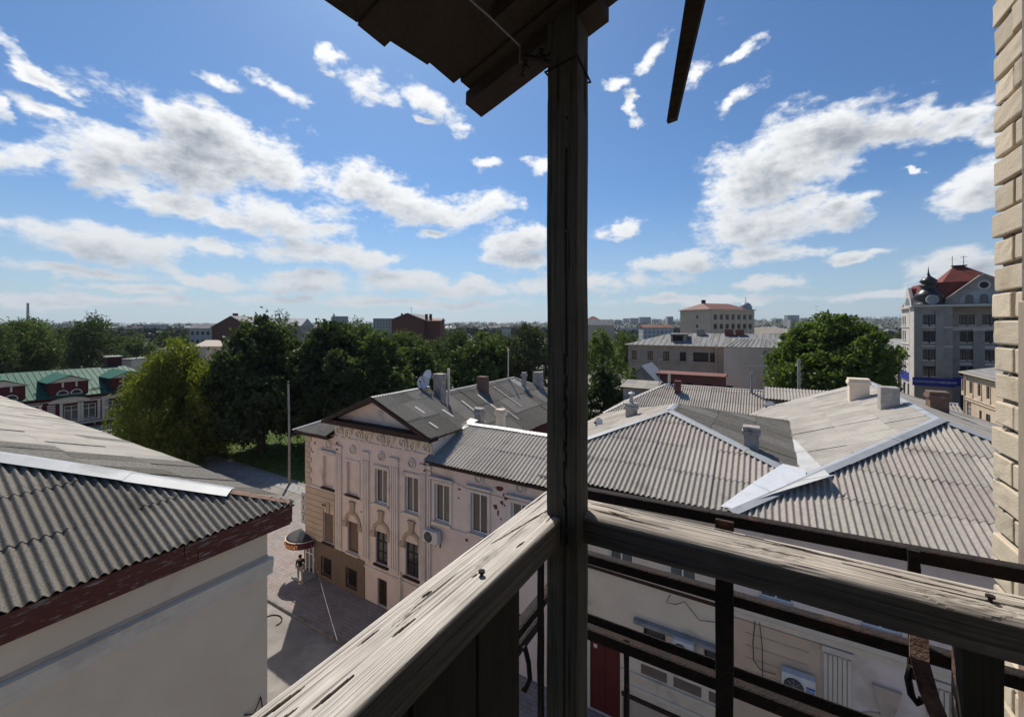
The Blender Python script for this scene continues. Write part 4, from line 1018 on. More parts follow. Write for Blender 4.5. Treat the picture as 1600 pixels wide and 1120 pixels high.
def grey_plaster_house():
    t = thing('grey_plaster_house', 'grey plastered two storey house with ribbed hip roof below the domed cream building', 'house', (-14, 84, 0))
    Y = 84.0; M = Matrix.Translation((0, Y, 0)); x0, x1 = -23.2, -5.9
    hs = []
    for px, w in ((991, 1.0), (1016, 1.0), (1041, 1.1), (1067, 1.1), (1095, 2.6), (1113, .8)):
        x = at_y(px, 555, Y).x; hs.append((x - w / 2, x + w / 2, 9.3, 11.0)); hs.append((x - w / 2, x + w / 2, 5.6, 7.3))
    m = MB(M); wall_face(m, x0, x1, 0, 12.2, hs, .3); m.box(x0, x1, .3, 14, 0, 12.1); m.obj('wall', MATS['grey_plaster'], t)
    for h in hs:
        window(t, M @ Matrix.Translation(((h[0] + h[1]) / 2, 0, h[2])), h[1] - h[0], h[3] - h[2], MATS['old_wood_frame'], MATS['glass_dark'], 'two', .15, .1)
        if h[2] > 8: MB(M).box(h[0] - .2, h[1] + .2, -.15, -.001, h[2] - .2, h[2] - .02).obj('window_sill', MATS['grey_plaster'], t)
    MB(M).box(x0, x1, -.15, -.001, 8.55, 8.75).obj('string_course', MATS['grey_plaster'], t)
    MB(M).box(x0 - .4, x1, -.5, -.001, 12.05, 12.25).obj('eaves', MATS['white_trim'], t)
    s = [(x0 - .6, Y - .7, 12.2), (8, Y - .7, 12.2), (8, Y + 7, 14.4), (x0 + 7, Y + 7, 14.4)]
    n = [(x0 - .6, Y + 14.7, 12.2), (8, Y + 14.7, 12.2), (8, Y + 7, 14.4), (x0 + 7, Y + 7, 14.4)]
    rf = deck(t, [s, n, [(x0 - .6, Y - .7, 12.2), (x0 - .6, Y + 14.7, 12.2), (x0 + 7, Y + 7, 14.4)]], MATS['ribbed_roof'], drop=0)
    m = MB()
    for k in range(30):
        x = x0 + 1.0 + k * 1.0; f = min(1, (x - x0 + .6) / 7.6)
        m.tube([(x, Y - .7, 12.22), (x + .0, Y - .7 + 7.7 * f, 12.22 + 2.2 * f)], .05, 4)
    m.obj('roof_ribs', MATS['ribbed_roof'], rf)
    d = at_y(1060, 528, Y + 2); box('dormer', MATS['grey_plaster'], rf, d.x - 1.3, d.x + 1.3, Y + 1.5, Y + 5, 12.6, 14.2); box('dormer_opening', MATS['black_iron'], rf, d.x - .9, d.x + .9, Y + 1.4, Y + 1.49, 13.0, 14.0)
    box('dormer_roof', MATS['ribbed_roof'], rf, d.x - 1.6, d.x + 1.6, Y + 1.2, Y + 5.2, 14.2, 14.34)
    for px, mt in ((1095, 'grey_plaster'), (1139, 'brick_red'), (1156, 'brick_red')):
        c = at_y(px, 525, Y + 6); box('chimney', MATS[mt], rf, c.x - .7, c.x + .7, Y + 5.4, Y + 6.8, 13, 15.2)
    p = MB(); c = at_y(1119, 560, Y); p.tube([(c.x, Y - .3, 2), (c.x, Y - .3, 12.4)], .16, 8); p.obj('drainpipe', MATS['grey_plaster'], t)
grey_plaster_house()

def blank_gable_house():
    t = thing('blank_gable_house', 'house with a tall blank beige end wall left of the big round tree', 'house', (-2, 80, 0))
    x0, x1, Y = -5.7, 2.6, 78.0
    box('wall', MATS['beige_plaster'], t, x0, x1, Y, Y + 16, 0, 12.4)
    s = [(x0 - .2, Y - .2, 12.45), (x1 + .2, Y - .2, 12.45), (x1 - 1, Y + 4, 13.7), (x0 + 2.5, Y + 4, 13.7)]
    rf = deck(t, [s, [(x0 - .2, Y + 16, 12.45), (x1, Y + 16, 12.45), (x1 - 1, Y + 4, 13.7), (x0 + 2.5, Y + 4, 13.7)], [(x0 - .2, Y - .2, 12.45), (x0 - .2, Y + 16, 12.45), (x0 + 2.5, Y + 4, 13.7)]], MATS['ribbed_roof'], drop=0)
    m = MB()
    for k in range(12): m.tube([(x0 + .4 + k * .68, Y - .2, 12.48), (x0 + 2.0 + k * .5, Y + 3.9, 13.7)], .05, 4)
    m.obj('roof_ribs', MATS['ribbed_roof'], rf)
blank_gable_house()

def brick_yard_wall():
    t = thing('brick_outbuilding', 'low dark red brick outbuilding in front of the grey plastered house', 'outbuilding', (-11, 70, 0))
    x0, x1 = at_y(1000, 590, 66).x, at_y(1131, 590, 66).x
    box('wall', MATS['brick_red'], t, x0, x1, 66, 70, 0, 8.6); box('coping', MATS['rust_roof'], t, x0 - .2, x1 + .2, 65.8, 70.2, 8.6, 8.8)
    for k in range(5): box('opening', MATS['black_iron'], t, x0 + 1.5 + k * 2.6, x0 + 2.3 + k * 2.6, 65.95, 65.999, 6.6, 7.6)
brick_yard_wall()
def small_gable_roof():
    t = thing('shed', 'small shed with a steep pale gable roof among trees right of the post', 'shed', at_d(1000, 600, 62) * 1.0)
    c = at_d(1003, 575, 62); x, y = c.x, c.y
    box('wall', MATS['grey_plaster'], t, x - 2.2, x + 2.2, y, y + 6, 0, 7.6)
    MB().prism([(x - 2.6, y - .3, 7.4), (x, y - .3, 10.1), (x + 2.6, y - .3, 7.4), (x + 2.6, y - .3, 7.2), (x, y - .3, 9.85), (x - 2.6, y - .3, 7.2)], (0, 6.8, 0)).obj('roof', MATS['galvanised'], t)
    MB().prism([(x - 2.2, y, 7.4), (x + 2.2, y, 7.4), (x, y, 9.8)], (0, 6, 0)).obj('gable', MATS['grey_plaster'], t)
small_gable_roof()

def cream_building():
    c = at_d(1110, 508, 165); k = (1110 - 800) / FP; be = math.atan(k) - HEAD          # bearing of the nearest corner
    t = thing('domed_building', 'cream four storey building with small silver dome and red brown roof', 'building', (c.x, c.y, 0))
    Lr, Ll, H = 23.0, 16.5, 22.0
    # right face runs 45 degrees away to the right, left face to the left
    Mr = facing((c.x, c.y, 0), math.pi / 2 - (be + R(45))); ang = be - R(45)
    dl = Vector((math.sin(ang), math.cos(ang), 0)); pl = Vector((c.x, c.y, 0)) + dl * Ll
    Ml = facing(pl, math.atan2(-dl.y, -dl.x))
    hr = [(1.6 + i * 3.05, 3.3 + i * 3.05, z, z + 2.0) for i in range(7) for z in (18.2, 14.5, 10.8)]
    hl = [(9.0, 10.2, z, z + 1.4) for z in (18.6, 14.9, 11.2)] + [(1.2, 2.3, 11.2, 12.6)]
    m = MB(Mr); wall_face(m, 0, Lr, 0, H, hr, .3); m.obj('wall', MATS['cream_wall'], t)
    m = MB(Ml); wall_face(m, 0, Ll, 0, H, hl, .3); m.obj('wall', MATS['cream_wall'], t)
    box('core', MATS['cream_wall'], t, .3, Lr, .35, Ll, 0, H - .1, M=Mr)
    for h in hr: window(t, Mr @ Matrix.Translation(((h[0] + h[1]) / 2, 0, h[2])), 1.7, 2.0, MATS['rust_roof'], MATS['glass_dark'], 'two', .15, .12)
    for h in hl: window(t, Ml @ Matrix.Translation(((h[0] + h[1]) / 2, 0, h[2])), round(h[1] - h[0], 2), 1.4, MATS['rust_roof'], MATS['glass_dark'], 'one', .15, .12)
    for z in (13.6, 17.3, 21.0):
        MB(Mr).box(0, Lr, -.22, -.001, z, z + .3).obj('string_course', MATS['cream_trim'], t); MB(Ml).box(0, Ll, -.22, -.001, z, z + .3).obj('string_course', MATS['cream_trim'], t)
    for i in range(8): MB(Mr).box(.5 + i * 3.05, 1.05 + i * 3.05, -.15, -.001, 10, H).obj('pilaster', MATS['cream_trim'], t)
    MB(Mr).box(-.5, Lr + .5, -.5, Ll + .5, H, H + .35).obj('cornice', MATS['cream_trim'], t)
    P = lambda x, y, z: Mr @ Vector((x, y, z))
    q = [P(-.4, -.4, H + .36), P(Lr - 3, -.4, H + .36), P(Lr - 3, Ll, H + .36), P(-.4, Ll, H + .36)]; r0, r1 = P(4, Ll / 2, H + 3.0), P(Lr - 5, Ll / 2, H + 3.0)
    MB().add(q + [r0, r1], [(0, 1, 5, 4), (1, 2, 5), (2, 3, 4, 5), (3, 0, 4), (3, 2, 1, 0)]).obj('roof', MATS['rust_roof'], t)
    cd = P(Lr - 2.2, 2.2, H + .35); d = MB(); pr = [(2.5, 0)] + [(2.35 * math.cos(a), .5 + 2.6 * math.sin(a)) for a in [math.pi / 2 * k / 8 for k in range(8)]] + [(.14, 3.2), (.10, 5.2), (0, 5.4)]
    d.lathe(cd, pr, 20); d.smooth = True; d.obj('dome', MATS['galvanised'], t)
    for s in (0, 1.0): MB(Mr).box(4 - .3, 6.2, 8, 10, H + .4, H + 2.6).obj('roof_stack', MATS['rust_roof'], t) if s == 0 else MB(Mr).box(4.2, 4.8, 8.4, 9, H + 2.6, H + 4.4).box(5.3, 5.9, 8.4, 9, H + 2.6, H + 4.4).obj('stack_pipes', MATS['black_iron'], t)
    # lower wing to the right
    h2 = [(Lr + 1.5 + i * 3.2, Lr + 2.8 + i * 3.2, 8.6, 10.6) for i in range(8)]
    m = MB(Mr); wall_face(m, Lr, Lr + 27, 0, 12.5, [h for h in h2], .3); m.box(Lr + .01, Lr + 27, .31, 12, 0, 12.4); m.obj('wing_wall', MATS['cream_trim'], t)
    for h in h2: window(t, Mr @ Matrix.Translation(((h[0] + h[1]) / 2, 0, 8.6)), 1.3, 2.0, MATS['rust_roof'], MATS['glass_dark'], 'one', .15, .1)
    q = [P(Lr, -.5, 12.5), P(Lr + 27.5, -.5, 12.5), P(Lr + 27.5, 12, 12.5), P(Lr, 12, 12.5)]; r0, r1 = P(Lr + .2, 6, 15), P(Lr + 21, 6, 15)
    MB().add(q + [r0, r1], [(0, 1, 5, 4), (1, 2, 5), (2, 3, 4, 5), (3, 0, 4), (3, 2, 1, 0)]).obj('wing_roof', MATS['grey_plaster'], t)
cream_building()

def tower_house():
    t = thing('gabled_tower_house', 'tall grey five storey house with red roof, dark onion turret and blue shop band', 'building', (34, 112, 0))
    X0, X1, YS, YN, H = 25.8, 45.0, 110.0, 122.5, 19.4
    BX0, BX1, BY = 24.3, 29.5, 107.0                    # bay at the corner
    g, lt = MATS['tower_grey'], MATS['tower_light']  # lt: pale trim, and sunlight painted on the west walls
    rows = [(16.1, 17.9), (12.9, 14.9), (9.6, 11.5), (6.6, 8.4)]
    MS = Matrix.Translation((0, YS, 0)); MBY = Matrix.Translation((0, BY, 0)); MW = facing((X0, 0, 0), R(-90))
    def grid(Mx, x0, x1, cols, w, z0=5.2):
        hs = [(c - w / 2, c + w / 2, a, b) for c in cols for a, b in rows]
        m = MB(Mx); wall_face(m, x0, x1, z0, H, hs, .3); m.obj('wall', lt if Mx is MW else g, t)  # west wall made paler, the sun on it put into its colour
        for h in hs: window(t, Mx @ Matrix.Translation(((h[0] + h[1]) / 2, 0, h[2])), w, round(h[3] - h[2], 2), MATS['old_wood_frame'], MATS['glass_dark'], 'tee', .14, .09)
        for a, b in rows:
            for c in cols: MB(Mx).box(c - w / 2 - .12, c + w / 2 + .12, -.14, -.001, a - .22, a - .02).obj('window_sill', lt, t)
        for zz in (5.35, 12.0, 15.5): MB(Mx).box(x0, x1, -.16, -.001, zz, zz + .22).obj('string_course', lt, t)
        return hs
    sc = [at_y(px, 520, YS).x for px in (1504.5, 1517, 1541, 1553.5)] + [40.5, 42.0]
    grid(MS, BX1, X1, sc, .98)
    for px in (1490, 1529, 1566): x = at_y(px, 520, YS).x; MB(MS).box(x - .75, x + .75, -.22, -.001, 5.6, 15.4).obj('pilaster', g, t); MB(MS).box(x - .9, x + .9, -.3, -.001, 15.0, 15.45).obj('pilaster_capital', lt, t)
    for a, b in rows[1:]:
        for px in (1510.5, 1547): x = at_y(px, 520, YS).x; MB(MS).prism([(x + 1.2 * math.cos(q), -.1, b + .25 + .45 * math.sin(q)) for q in [math.pi * k / 8 for k in range(9)]], (0, .09, 0)).obj('window_crest', lt, t)
    bc = [at_y(px, 520, BY).x for px in (1447, 1456.5)]
    grid(MBY, BX0, BX1, bc, .85)
    for px in (1434, 1468): x = at_y(px, 520, BY).x; MB(MBY).box(x - .55, x + .55, -.2, -.001, 5.6, 18.6).obj('pilaster', g, t)
    # west side: local x runs south from y
    wc = [-at_x(px, 520, X0).y for px in (1416.5, 1421, 1427, 1431)]
    grid(MW, -YN, -YS, [-121.4, -119.9, -115.5, -114.0], .85)
    m = MB(facing((BX0, 0, 0), R(-90))); wall_face(m, -YS, -BY, 0, H, [], .3); m.obj('wall', lt, t)
    box('core', g, t, X0 + .31, X1, YS + .31, YN, 0, H - .1); box('core', g, t, BX0 + .01, BX1, BY + .31, YS + .31, 0, H - .1)
    m = MB(facing((BX1, 0, 0), R(90))); wall_face(m, BY, YS, 0, H, [], .3); m.obj('wall', g, t)
    # ground floor: glazed openings under the blue band
    for (Mx, x0, x1, cs) in ((MS, BX1, X1, (32.2, 35.5, 38.7, 42)), (MBY, BX0, BX1, (26.9,)), (MW, -YN, -YS, (-120.5, -117.4, -114.3, -111.6))):
        hs = [(c - .85, c + .85, .3, 3.9) for c in cs]
        m = MB(Mx); wall_face(m, x0, x1, 0, 5.2, hs, .35); m.obj('wall', lt if Mx is MW else g, t)
        for h in hs: window(t, Mx @ Matrix.Translation(((h[0] + h[1]) / 2, 0, .3)), 1.7, 3.6, MATS['old_wood_frame'], MATS['glass_dark'], 'tee', .2, .1)
    for (Mx, x0, x1) in ((MS, BX1 + .36, X1), (MBY, BX0 - .3, BX1 + .3), (MW, -YN, -YS)):
        MB(Mx).box(x0, x1, -.35, -.17, 4.75, 6.25).obj('sign_band', MATS['blue_band'], t)
    me = text_mesh('СТОМАТОЛОГІЧНИЙ ЦЕНТР', .42, .02); bb = setting(mobj('sign_lettering', me, MATS['lettering_white'], t, MBY @ Matrix.Translation((27.0, -.38, 5.5)) @ Matrix.Rotation(R(90), 4, 'X')), 'stuff')
    # cornice, mansard, gables, turret
    MB().box(BX0 - .5, X1 + .3, BY - .5, YS - .01, H, H + .35).obj('cornice', lt, t); MB().box(X0 - .5, X1 + .3, YS - .009, YN + .3, H, H + .35).obj('cornice', lt, t)
    q = [(X0, YS - .3, H + .36), (X1, YS - .3, H + .36), (X1, YN, H + .36), (X0, YN, H + .36)]
    u = [(X0 + 1.3, YS + 1.4, 24.2), (X1, YS + 1.4, 24.2), (X1, YN - 1.4, 24.2), (X0 + 1.3, YN - 1.4, 24.2)]
    MB().add(q + u, [(0, 1, 5, 4), (1, 2, 6, 5), (2, 3, 7, 6), (3, 0, 4, 7)]).obj('mansard_roof', MATS['red_tile'], t)
    a, b = (32.2, 116.3, 27.6), (33.6, 116.3, 27.6)
    MB().add([(X0 + 2.6, YS + 1.2, 22.6), (40, YS + 1.2, 22.6), (40, YN - 1.2, 22.6), (X0 + 2.6, YN - 1.2, 22.6), a, b], [(0, 1, 5, 4), (1, 2, 5), (2, 3, 4, 5), (3, 0, 4)]).obj('peak_roof', MATS['red_tile'], t)
    MB().box(X0 + 1.3, X1, YS + 1.4, YN - 1.4, 24.08, 24.19).obj('flat_roof', MATS['red_tile'], t)
    MB().box(31.9, 34.0, 115.9, 116.7, 27.55, 27.75).obj('roof_platform', MATS['black_iron'], t)
    m = MB()
    for x in (32.0, 33.6): m.tube([(x, 116.3, 26.8), (x, 116.3, 29.6)], .05, 5)
    m.tube([(33.1, 116.3, 29.3), (34.1, 116.3, 29.3)], .04, 5); m.obj('aerial', MATS['black_iron'], t)
    # curved south gable
    gx, hw = 34.3, 5.2
    pr = [(-hw, 19.75), (-hw + .25, 20.7), (-hw + .9, 21.2), (-.5, 24.75), (0, 25.0), (.5, 24.75), (hw - .9, 21.2), (hw - .25, 20.7), (hw, 19.75)]
    MB(MS).prism([(gx + x, -.35, z) for x, z in pr], (0, .5, 0)).obj('gable', g, t)
    m = MB(MS)
    for i in range(len(pr) - 1):
        (x0, z0), (x1, z1) = pr[i], pr[i + 1]
        m.prism([(gx + x0, -.5, z0), (gx + x1, -.5, z1), (gx + x1, -.5, z1 + .35), (gx + x0, -.5, z0 + .35)], (0, .7, 0))
    m.obj('gable_coping', g, t)
    m = MB(MS); m.tube([(gx + .75 * math.cos(q), -.36, 23.3 + .75 * math.sin(q)) for q in [2 * math.pi * k / 16 for k in range(16)]], .16, 6, closed=True); m.obj('oculus_ring', lt, t)
    MB(MS).lathe((gx, -.352, 23.3), [(.62, 0), (.62, .02), (0, .03)], 16, axis='y').obj('oculus', MATS['black_iron'], t)
    MB(MS).prism([(gx + 3.3 * math.cos(q), -.40, 20.0 + 2.5 * math.sin(q)) for q in [math.pi * k / 14 for k in range(15)]], (0, .04, 0)).obj('gable_relief', MATS['dome_metal'] if False else MATS['far_grey'], t)
    for x in (-1.9, 0, 1.9): MB(MS).prism([(gx + x - .55, -.44, 20.0), (gx + x + .55, -.44, 20.0)] + [(gx + x + .55 * math.cos(q), -.44, 21.1 + .55 * math.sin(q)) for q in [math.pi * k / 6 for k in range(7)]], (0, .035, 0)).obj('gable_window', MATS['glass_dark'], t)
    MB(MS).prism([(gx - hw, .2, 20.4), (gx + hw, .2, 20.4), (gx, .2, 24.8)], (0, 6.5, 0)).obj('gable_roof', MATS['red_tile'], t)
    # west gable
    pw = [(-119.4, 19.75), (-118.6, 21.4), (-117.0, 23.6), (-116.6, 23.8), (-116.2, 23.6), (-114.6, 21.4), (-113.8, 19.75)]
    MB(MW).prism([(x, -.35, z) for x, z in pw], (0, .5, 0)).obj('gable', lt, t)
    MB(MW).prism([(-116.6 + 1.5 * math.cos(q), -.39, 20.1 + 1.5 * math.sin(q)) for q in [math.pi * k / 10 for k in range(11)]], (0, .03, 0)).obj('gable_window', MATS['glass_dark'], t)
    MB(MW).prism([(-119.3, .2, 19.8), (-113.9, .2, 19.8), (-116.6, .2, 23.5)], (0, 4.5, 0)).obj('gable_roof', MATS['red_tile'], t)
    # onion turret over the bay
    c = (26.9, 109.6, H + .36)
    d = MB(); d.lathe(c, [(2.3, 0), (2.3, .2), (2.0, .4), (1.95, 1.3), (2.15, 1.5), (1.9, 2.2), (1.4, 2.7), (1.15, 3.1), (1.1, 3.6), (1.4, 3.7), (1.35, 3.85), (1.05, 3.9), (1.0, 4.3), (1.3, 4.4), (1.2, 4.8), (.75, 5.2), (.3, 5.6), (.12, 6.2), (.05, 7.0), (0, 7.6)], 16)
    d.smooth = True; d.obj('onion_turret', MATS['dome_metal'], t)
    m = MB(MBY); m.lathe((26.9, .75, H + 1.35), [(.9, 0), (.9, .5), (.6, .52), (.55, .3), (0, .3)], 14, axis='y'); m.obj('turret_dormer', MATS['far_grey'], t)
tower_house()

def sandy_house():
    t = thing('sandy_house', 'sandy two storey house with grey tin roof along the side street at right', 'house', (32, 92, 0))
    X = 29.0; M = facing((X, 0, 0), R(-90)); y0, y1 = 62, 99.8
    up = [at_x(px, 600, X).y for px in (1506, 1518, 1531, 1545)] + [84.2, 80.4, 76.6, 72.8, 69, 65.4]
    lo = [at_x(px, 645, X).y for px in (1514, 1532, 1544)] + [82, 77.5, 73, 68.5]
    hs = [(-y - .5, -y + .5, 4.9, 6.8) for y in up] + [(-lo[0] - .9, -lo[0] + .9, 1.0, 3.3), (-lo[1] - .45, -lo[1] + .45, .15, 2.7), (-lo[2] - .75, -lo[2] + .75, .15, 2.6)] + [(-y - .8, -y + .8, 1.0, 3.3) for y in lo[3:]]
    m = MB(M); wall_face(m, -y1, -y0, 0, 8.2, hs, .25); m.box(-y1, -y0, .26, 9, 0, 8.1); m.obj('wall', MATS['sandy_wall'], t)
    for i, h in enumerate(hs): window(t, M @ Matrix.Translation(((h[0] + h[1]) / 2, 0, h[2])), round(h[1] - h[0], 2), round(h[3] - h[2], 2), MATS['white_trim'] if i == len(up) else MATS['old_wood_frame'], MATS['glass_curtain'] if i == len(up) else MATS['glass_dark'], 'six' if i == len(up) else 'tee', .12, .07)
    for h in hs[:len(up)]:
        MB(M).box(h[0] - .2, h[1] + .2, -.12, -.001, h[2] - .7, h[2] - .05).obj('window_apron', MATS['cream_trim'], t)
        for a in (h[0] - .14, h[1] + .02): MB(M).box(a, a + .12, -.1, -.001, h[2], h[3] + .1).obj('window_surround', MATS['cream_trim'], t)
    for z in (3.6, 4.0, 7.5): MB(M).box(-y1, -y0, -.15, -.001, z, z + .16).obj('string_course', MATS['cream_trim'], t)
    rf = MB(); rf.add([(X - .7, y1 + .3, 8.2), (X - .7, y0, 8.2), (X + 5, y0, 10), (X + 5, y1 - 4, 10), (X + 10, y1 + .3, 8.2), (X + 10, y0, 8.2)], [(0, 1, 2, 3), (0, 3, 4), (3, 2, 5, 4)]); rf.obj('roof', MATS['ribbed_roof'], t)
    box('eaves', MATS['white_trim'], t, X - .72, X - .02, y0, y1 + .3, 8.02, 8.17)
    p = MB(); p.tube([(X - .15, y1 - .15, .2), (X - .15, y1 - .15, 8.0)], .08, 6); p.obj('drainpipe', MATS['white_trim'], t)
sandy_house()

def pale_row_house():
    t = thing('pale_row_house', 'pale two storey house glimpsed between the round tree and the tall gabled one', 'house', (30, 136, 0))
    X = 25.5; M = facing((X, 0, 0), R(-90)); y0, y1 = 124, 152
    ys = [126 + 3.1 * i for i in range(9)]; hs = [(-y - .55, -y + .55, 6.0, 8.4) for y in ys] + [(-y - .7, -y + .7, .8, 3.6) for y in ys]
    m = MB(M); wall_face(m, -y1, -y0, 0, 10.5, hs, .25); m.box(-y1, -y0, .26, 10, 0, 10.4); m.obj('wall', MATS['pale_wall'], t)
    for h in hs: window(t, M @ Matrix.Translation(((h[0] + h[1]) / 2, 0, h[2])), round(h[1] - h[0], 2), round(h[3] - h[2], 2), MATS['old_wood_frame'], MATS['glass_dark'], 'tee', .12, .08)
    MB(M).box(-y1, -y0, -.25, -.001, 4.6, 5.0).obj('string_course', MATS['cream_trim'], t); MB(M).box(-y1, -y0, -.5, -.001, 10.1, 10.5).obj('cornice', MATS['white_trim'], t)
    MB().add([(X - .6, y0, 10.5), (X - .6, y1, 10.5), (X + 5, y1, 12.4), (X + 5, y0, 12.4), (X + 11, y0, 10.5), (X + 11, y1, 10.5)], [(0, 1, 2, 3), (3, 2, 5, 4)]).obj('roof', MATS['ribbed_roof'], t)
pale_row_house()

# ------------------------------------------------------------------ farther roofs and blocks
def mk_far(name, wall, glass, sx=3.0, sz=3.1):
    """walls too far off to tell window from window: rows of darker openings"""
    mt = bpy.data.materials.new(name); mt.use_nodes = True; MATS[name] = mt
    w = NT(mt.node_tree); b = w.N['Principled BSDF']; V = w.n('ShaderNodeTexCoord').outputs['Object']
    s = w.n('ShaderNodeSeparateXYZ'); w.L.new(V, s.inputs[0])
    u = w.m('FRACT', w.m('DIVIDE', w.m('ADD', s.outputs[0], w.m('MULTIPLY', s.outputs[1], 1.0)), sx)); z = w.m('FRACT', w.m('DIVIDE', s.outputs[2], sz))
    f = w.m('MULTIPLY', w.m('MULTIPLY', w.m('GREATER_THAN', u, .32), w.m('LESS_THAN', u, .70)), w.m('MULTIPLY', w.m('GREATER_THAN', z, .30), w.m('LESS_THAN', z, .78)))
    w.L.new(w.mix(f, wall, glass), b.inputs['Base Color']); b.inputs['Roughness'].default_value = .85
    return mt
mk_far('far_panel_grey', (.34, .34, .34), (.12, .13, .14)); mk_far('far_panel_pale', (.52, .50, .48), (.17, .18, .19)); mk_far('far_panel_tan', (.40, .34, .28), (.13, .12, .12))
def block(name, px0, px1, pyt, d, mat, label, cat, group=None, roof=None, rise=0.0, depth=None, roofmat='rust_roof', ytop=None):
    """building whose front is seen between px0 and px1 with its eaves at pyt, d metres off"""
    a, b = at_d(px0, pyt, d), at_d(px1, pyt, d); L = (b - a).length; H = a.z; dp = depth or max(8, L * .5)
    yaw = HEAD
    t = thing(name, label, cat, (a.x, a.y, 0), group)
    g = 0
    mid = (a + b) / 2
    if d > 1500: g = ground_height(math.hypot(mid.x, mid.y), math.atan2(mid.x, mid.y) + HEAD) - 6
    M = Matrix.Translation((a.x, a.y, 0)) @ Matrix.Rotation(yaw, 4, 'Z')
    mobj('wall', MB().box(0, L, 0, dp, min(g, H - 3), H).mesh('wall'), MATS[mat], t, M)
    if roof == 'hip':
        q = [(-.4, -.4, H), (L + .4, -.4, H), (L + .4, dp + .4, H), (-.4, dp + .4, H)]; i = min(L / 2.2, dp / 2); r0, r1 = (i, dp / 2, H + rise), (L - i, dp / 2, H + rise)
        mobj('roof', MB().add(q + [r0, r1], [(0, 1, 5, 4), (1, 2, 5), (2, 3, 4, 5), (3, 0, 4), (3, 2, 1, 0)]).mesh('roof'), MATS[roofmat], t, M)
    elif roof == 'gable':                        # gable towards the viewer
        mobj('gable', MB().prism([(0, 0, H), (L, 0, H), (L / 2, 0, H + rise)], (0, dp, 0)).mesh('gable'), MATS[mat], t, M)
        m = MB()
        for s in (-1, 1): m.prism([(L / 2, -.5, H + rise + .05), (L / 2 + s * (L / 2 + .5), -.5, H - .2), (L / 2 + s * (L / 2 + .5), -.5, H + .15), (L / 2, -.5, H + rise + .4)], (0, dp + 1, 0))
        mobj('roof', m.mesh('roof'), MATS[roofmat], t, M)
    elif roof == 'side':
        mobj('roof', MB().add([(-.4, -.4, H), (L + .4, -.4, H), (L + .4, dp / 2, H + rise), (-.4, dp / 2, H + rise), (-.4, dp + .4, H), (L + .4, dp + .4, H)], [(0, 1, 2, 3), (3, 2, 5, 4), (0, 3, 4), (1, 5, 2)]).mesh('roof'), MATS[roofmat], t, M)
    else:
        mobj('parapet', MB().box(-.15, L + .15, -.15, dp + .15, H, H + max(.4, L * .01)).mesh('parapet'), MATS['far_grey'], t, M)
    return t, M, L, H, dp
block('slab_block', 215, 248, 507.5, 900, 'far_panel_grey', 'long grey panel block on the horizon above the far left trees', 'apartment block')
t_, M_, L_, H_, d_ = block('white_house_far', 296, 331, 513, 210, 'pale_wall', 'small white two storey house beyond the yellow green tree', 'house', roof='side', rise=2.4, roofmat='ribbed_roof')
for i in range(4):
    for z in (3.2, 7.4):
        if H_ - z > 1: window(t_, M_ @ Matrix.Translation((1.5 + i * 2.6, -.16, H_ - z)), 1.1, 1.7, MATS['old_wood_frame'], MATS['glass_dark'], 'two', .05, .1)
t_, M_, L_, H_, d_ = block('brown_gable_house', 331, 392, 512, 190, 'brick_red', 'brown brick house with a broad gable and chimney beyond the tall dark tree', 'house', roof='gable', rise=5.0, depth=26, roofmat='ribbed_roof')
mobj('chimney', MB().box(L_ * .38, L_ * .47, 4, 5.6, H_ + 3, H_ + 6.6).mesh('chimney'), MATS['brick_red'], t_, M_)
block('grey_gable_house', 392, 470, 509, 230, 'grey_plaster', 'long house with a pale tin roof behind the crown of the tall dark tree', 'house', roof='side', rise=4.2, roofmat='galvanised')
block('ochre_gable_house', 306, 345, 541, 120, 'sandy_wall', 'low house with an ochre tin roof just behind the yellow green tree', 'house', roof='side', rise=1.6, roofmat='cream_trim', depth=9)
block('white_shed', 250, 285, 547, 105, 'pale_wall', 'pale shed wall between the red house and yellow green tree', 'shed')
block('pale_hall', 183, 205, 563, 125, 'pale_wall', 'low pale hall behind the green roofed house', 'hall')
block('green_tower_block', 518, 540, 494.5, 700, 'far_grey', 'squat grey green block rising over the middle trees', 'apartment block')
block('tan_block', 583, 640, 498, 420, 'far_panel_tan', 'long tan flat roofed block behind the dark brick gable', 'apartment block')
t_, M_, L_, H_, d_ = block('dark_gable_house', 612, 662, 500, 160, 'brick_red', 'dark brick house with steep gable and chimneys over the middle trees', 'house', roof='gable', rise=2.3, depth=30, roofmat='ribbed_roof')
for q in (.22, .35): mobj('chimney', MB().box(L_ * q, L_ * q + .6, 3, 4, H_ - 1, H_ + 2.6).mesh('chimney'), MATS['brick_red'], t_, M_)
m_ = MB(); m_.tube([(L_ * .5, 6, H_ + 2), (L_ * .5, 6, H_ + 5)], .05, 4); m_.tube([(L_ * .45, 6, H_ + 4.8), (L_ * .55, 6, H_ + 4.8)], .04, 4); mobj('aerial', m_.mesh('aerial'), MATS['black_iron'], t_, M_)
t_, M_, L_, H_, d_ = block('brick_wing_house', 661, 688, 501, 162, 'brick_red', 'brick wing with paired chimneys right of the dark steep gable', 'house', roof='side', rise=1.0, depth=10, roofmat='rust_roof')
for q in (.05, .3): mobj('chimney', MB().box(L_ * q, L_ * q + .9, 2, 3, H_, H_ + 2.6).mesh('chimney'), MATS['brick_red'], t_, M_)
block('white_slab', 784, 798, 514, 330, 'pale_wall', 'narrow white block rising between trees left of the post', 'apartment block')
block('tan_hall', 918, 960, 508, 260, 'sandy_wall', 'long tan hall with pale roof right of the post', 'hall', roof='side', rise=3.5, roofmat='ribbed_roof')
block('brown_hall', 918, 938, 500, 330, 'brick_red', 'brown roofed hall just behind the long tan one', 'hall', roof='hip', rise=3, roofmat='rust_roof')
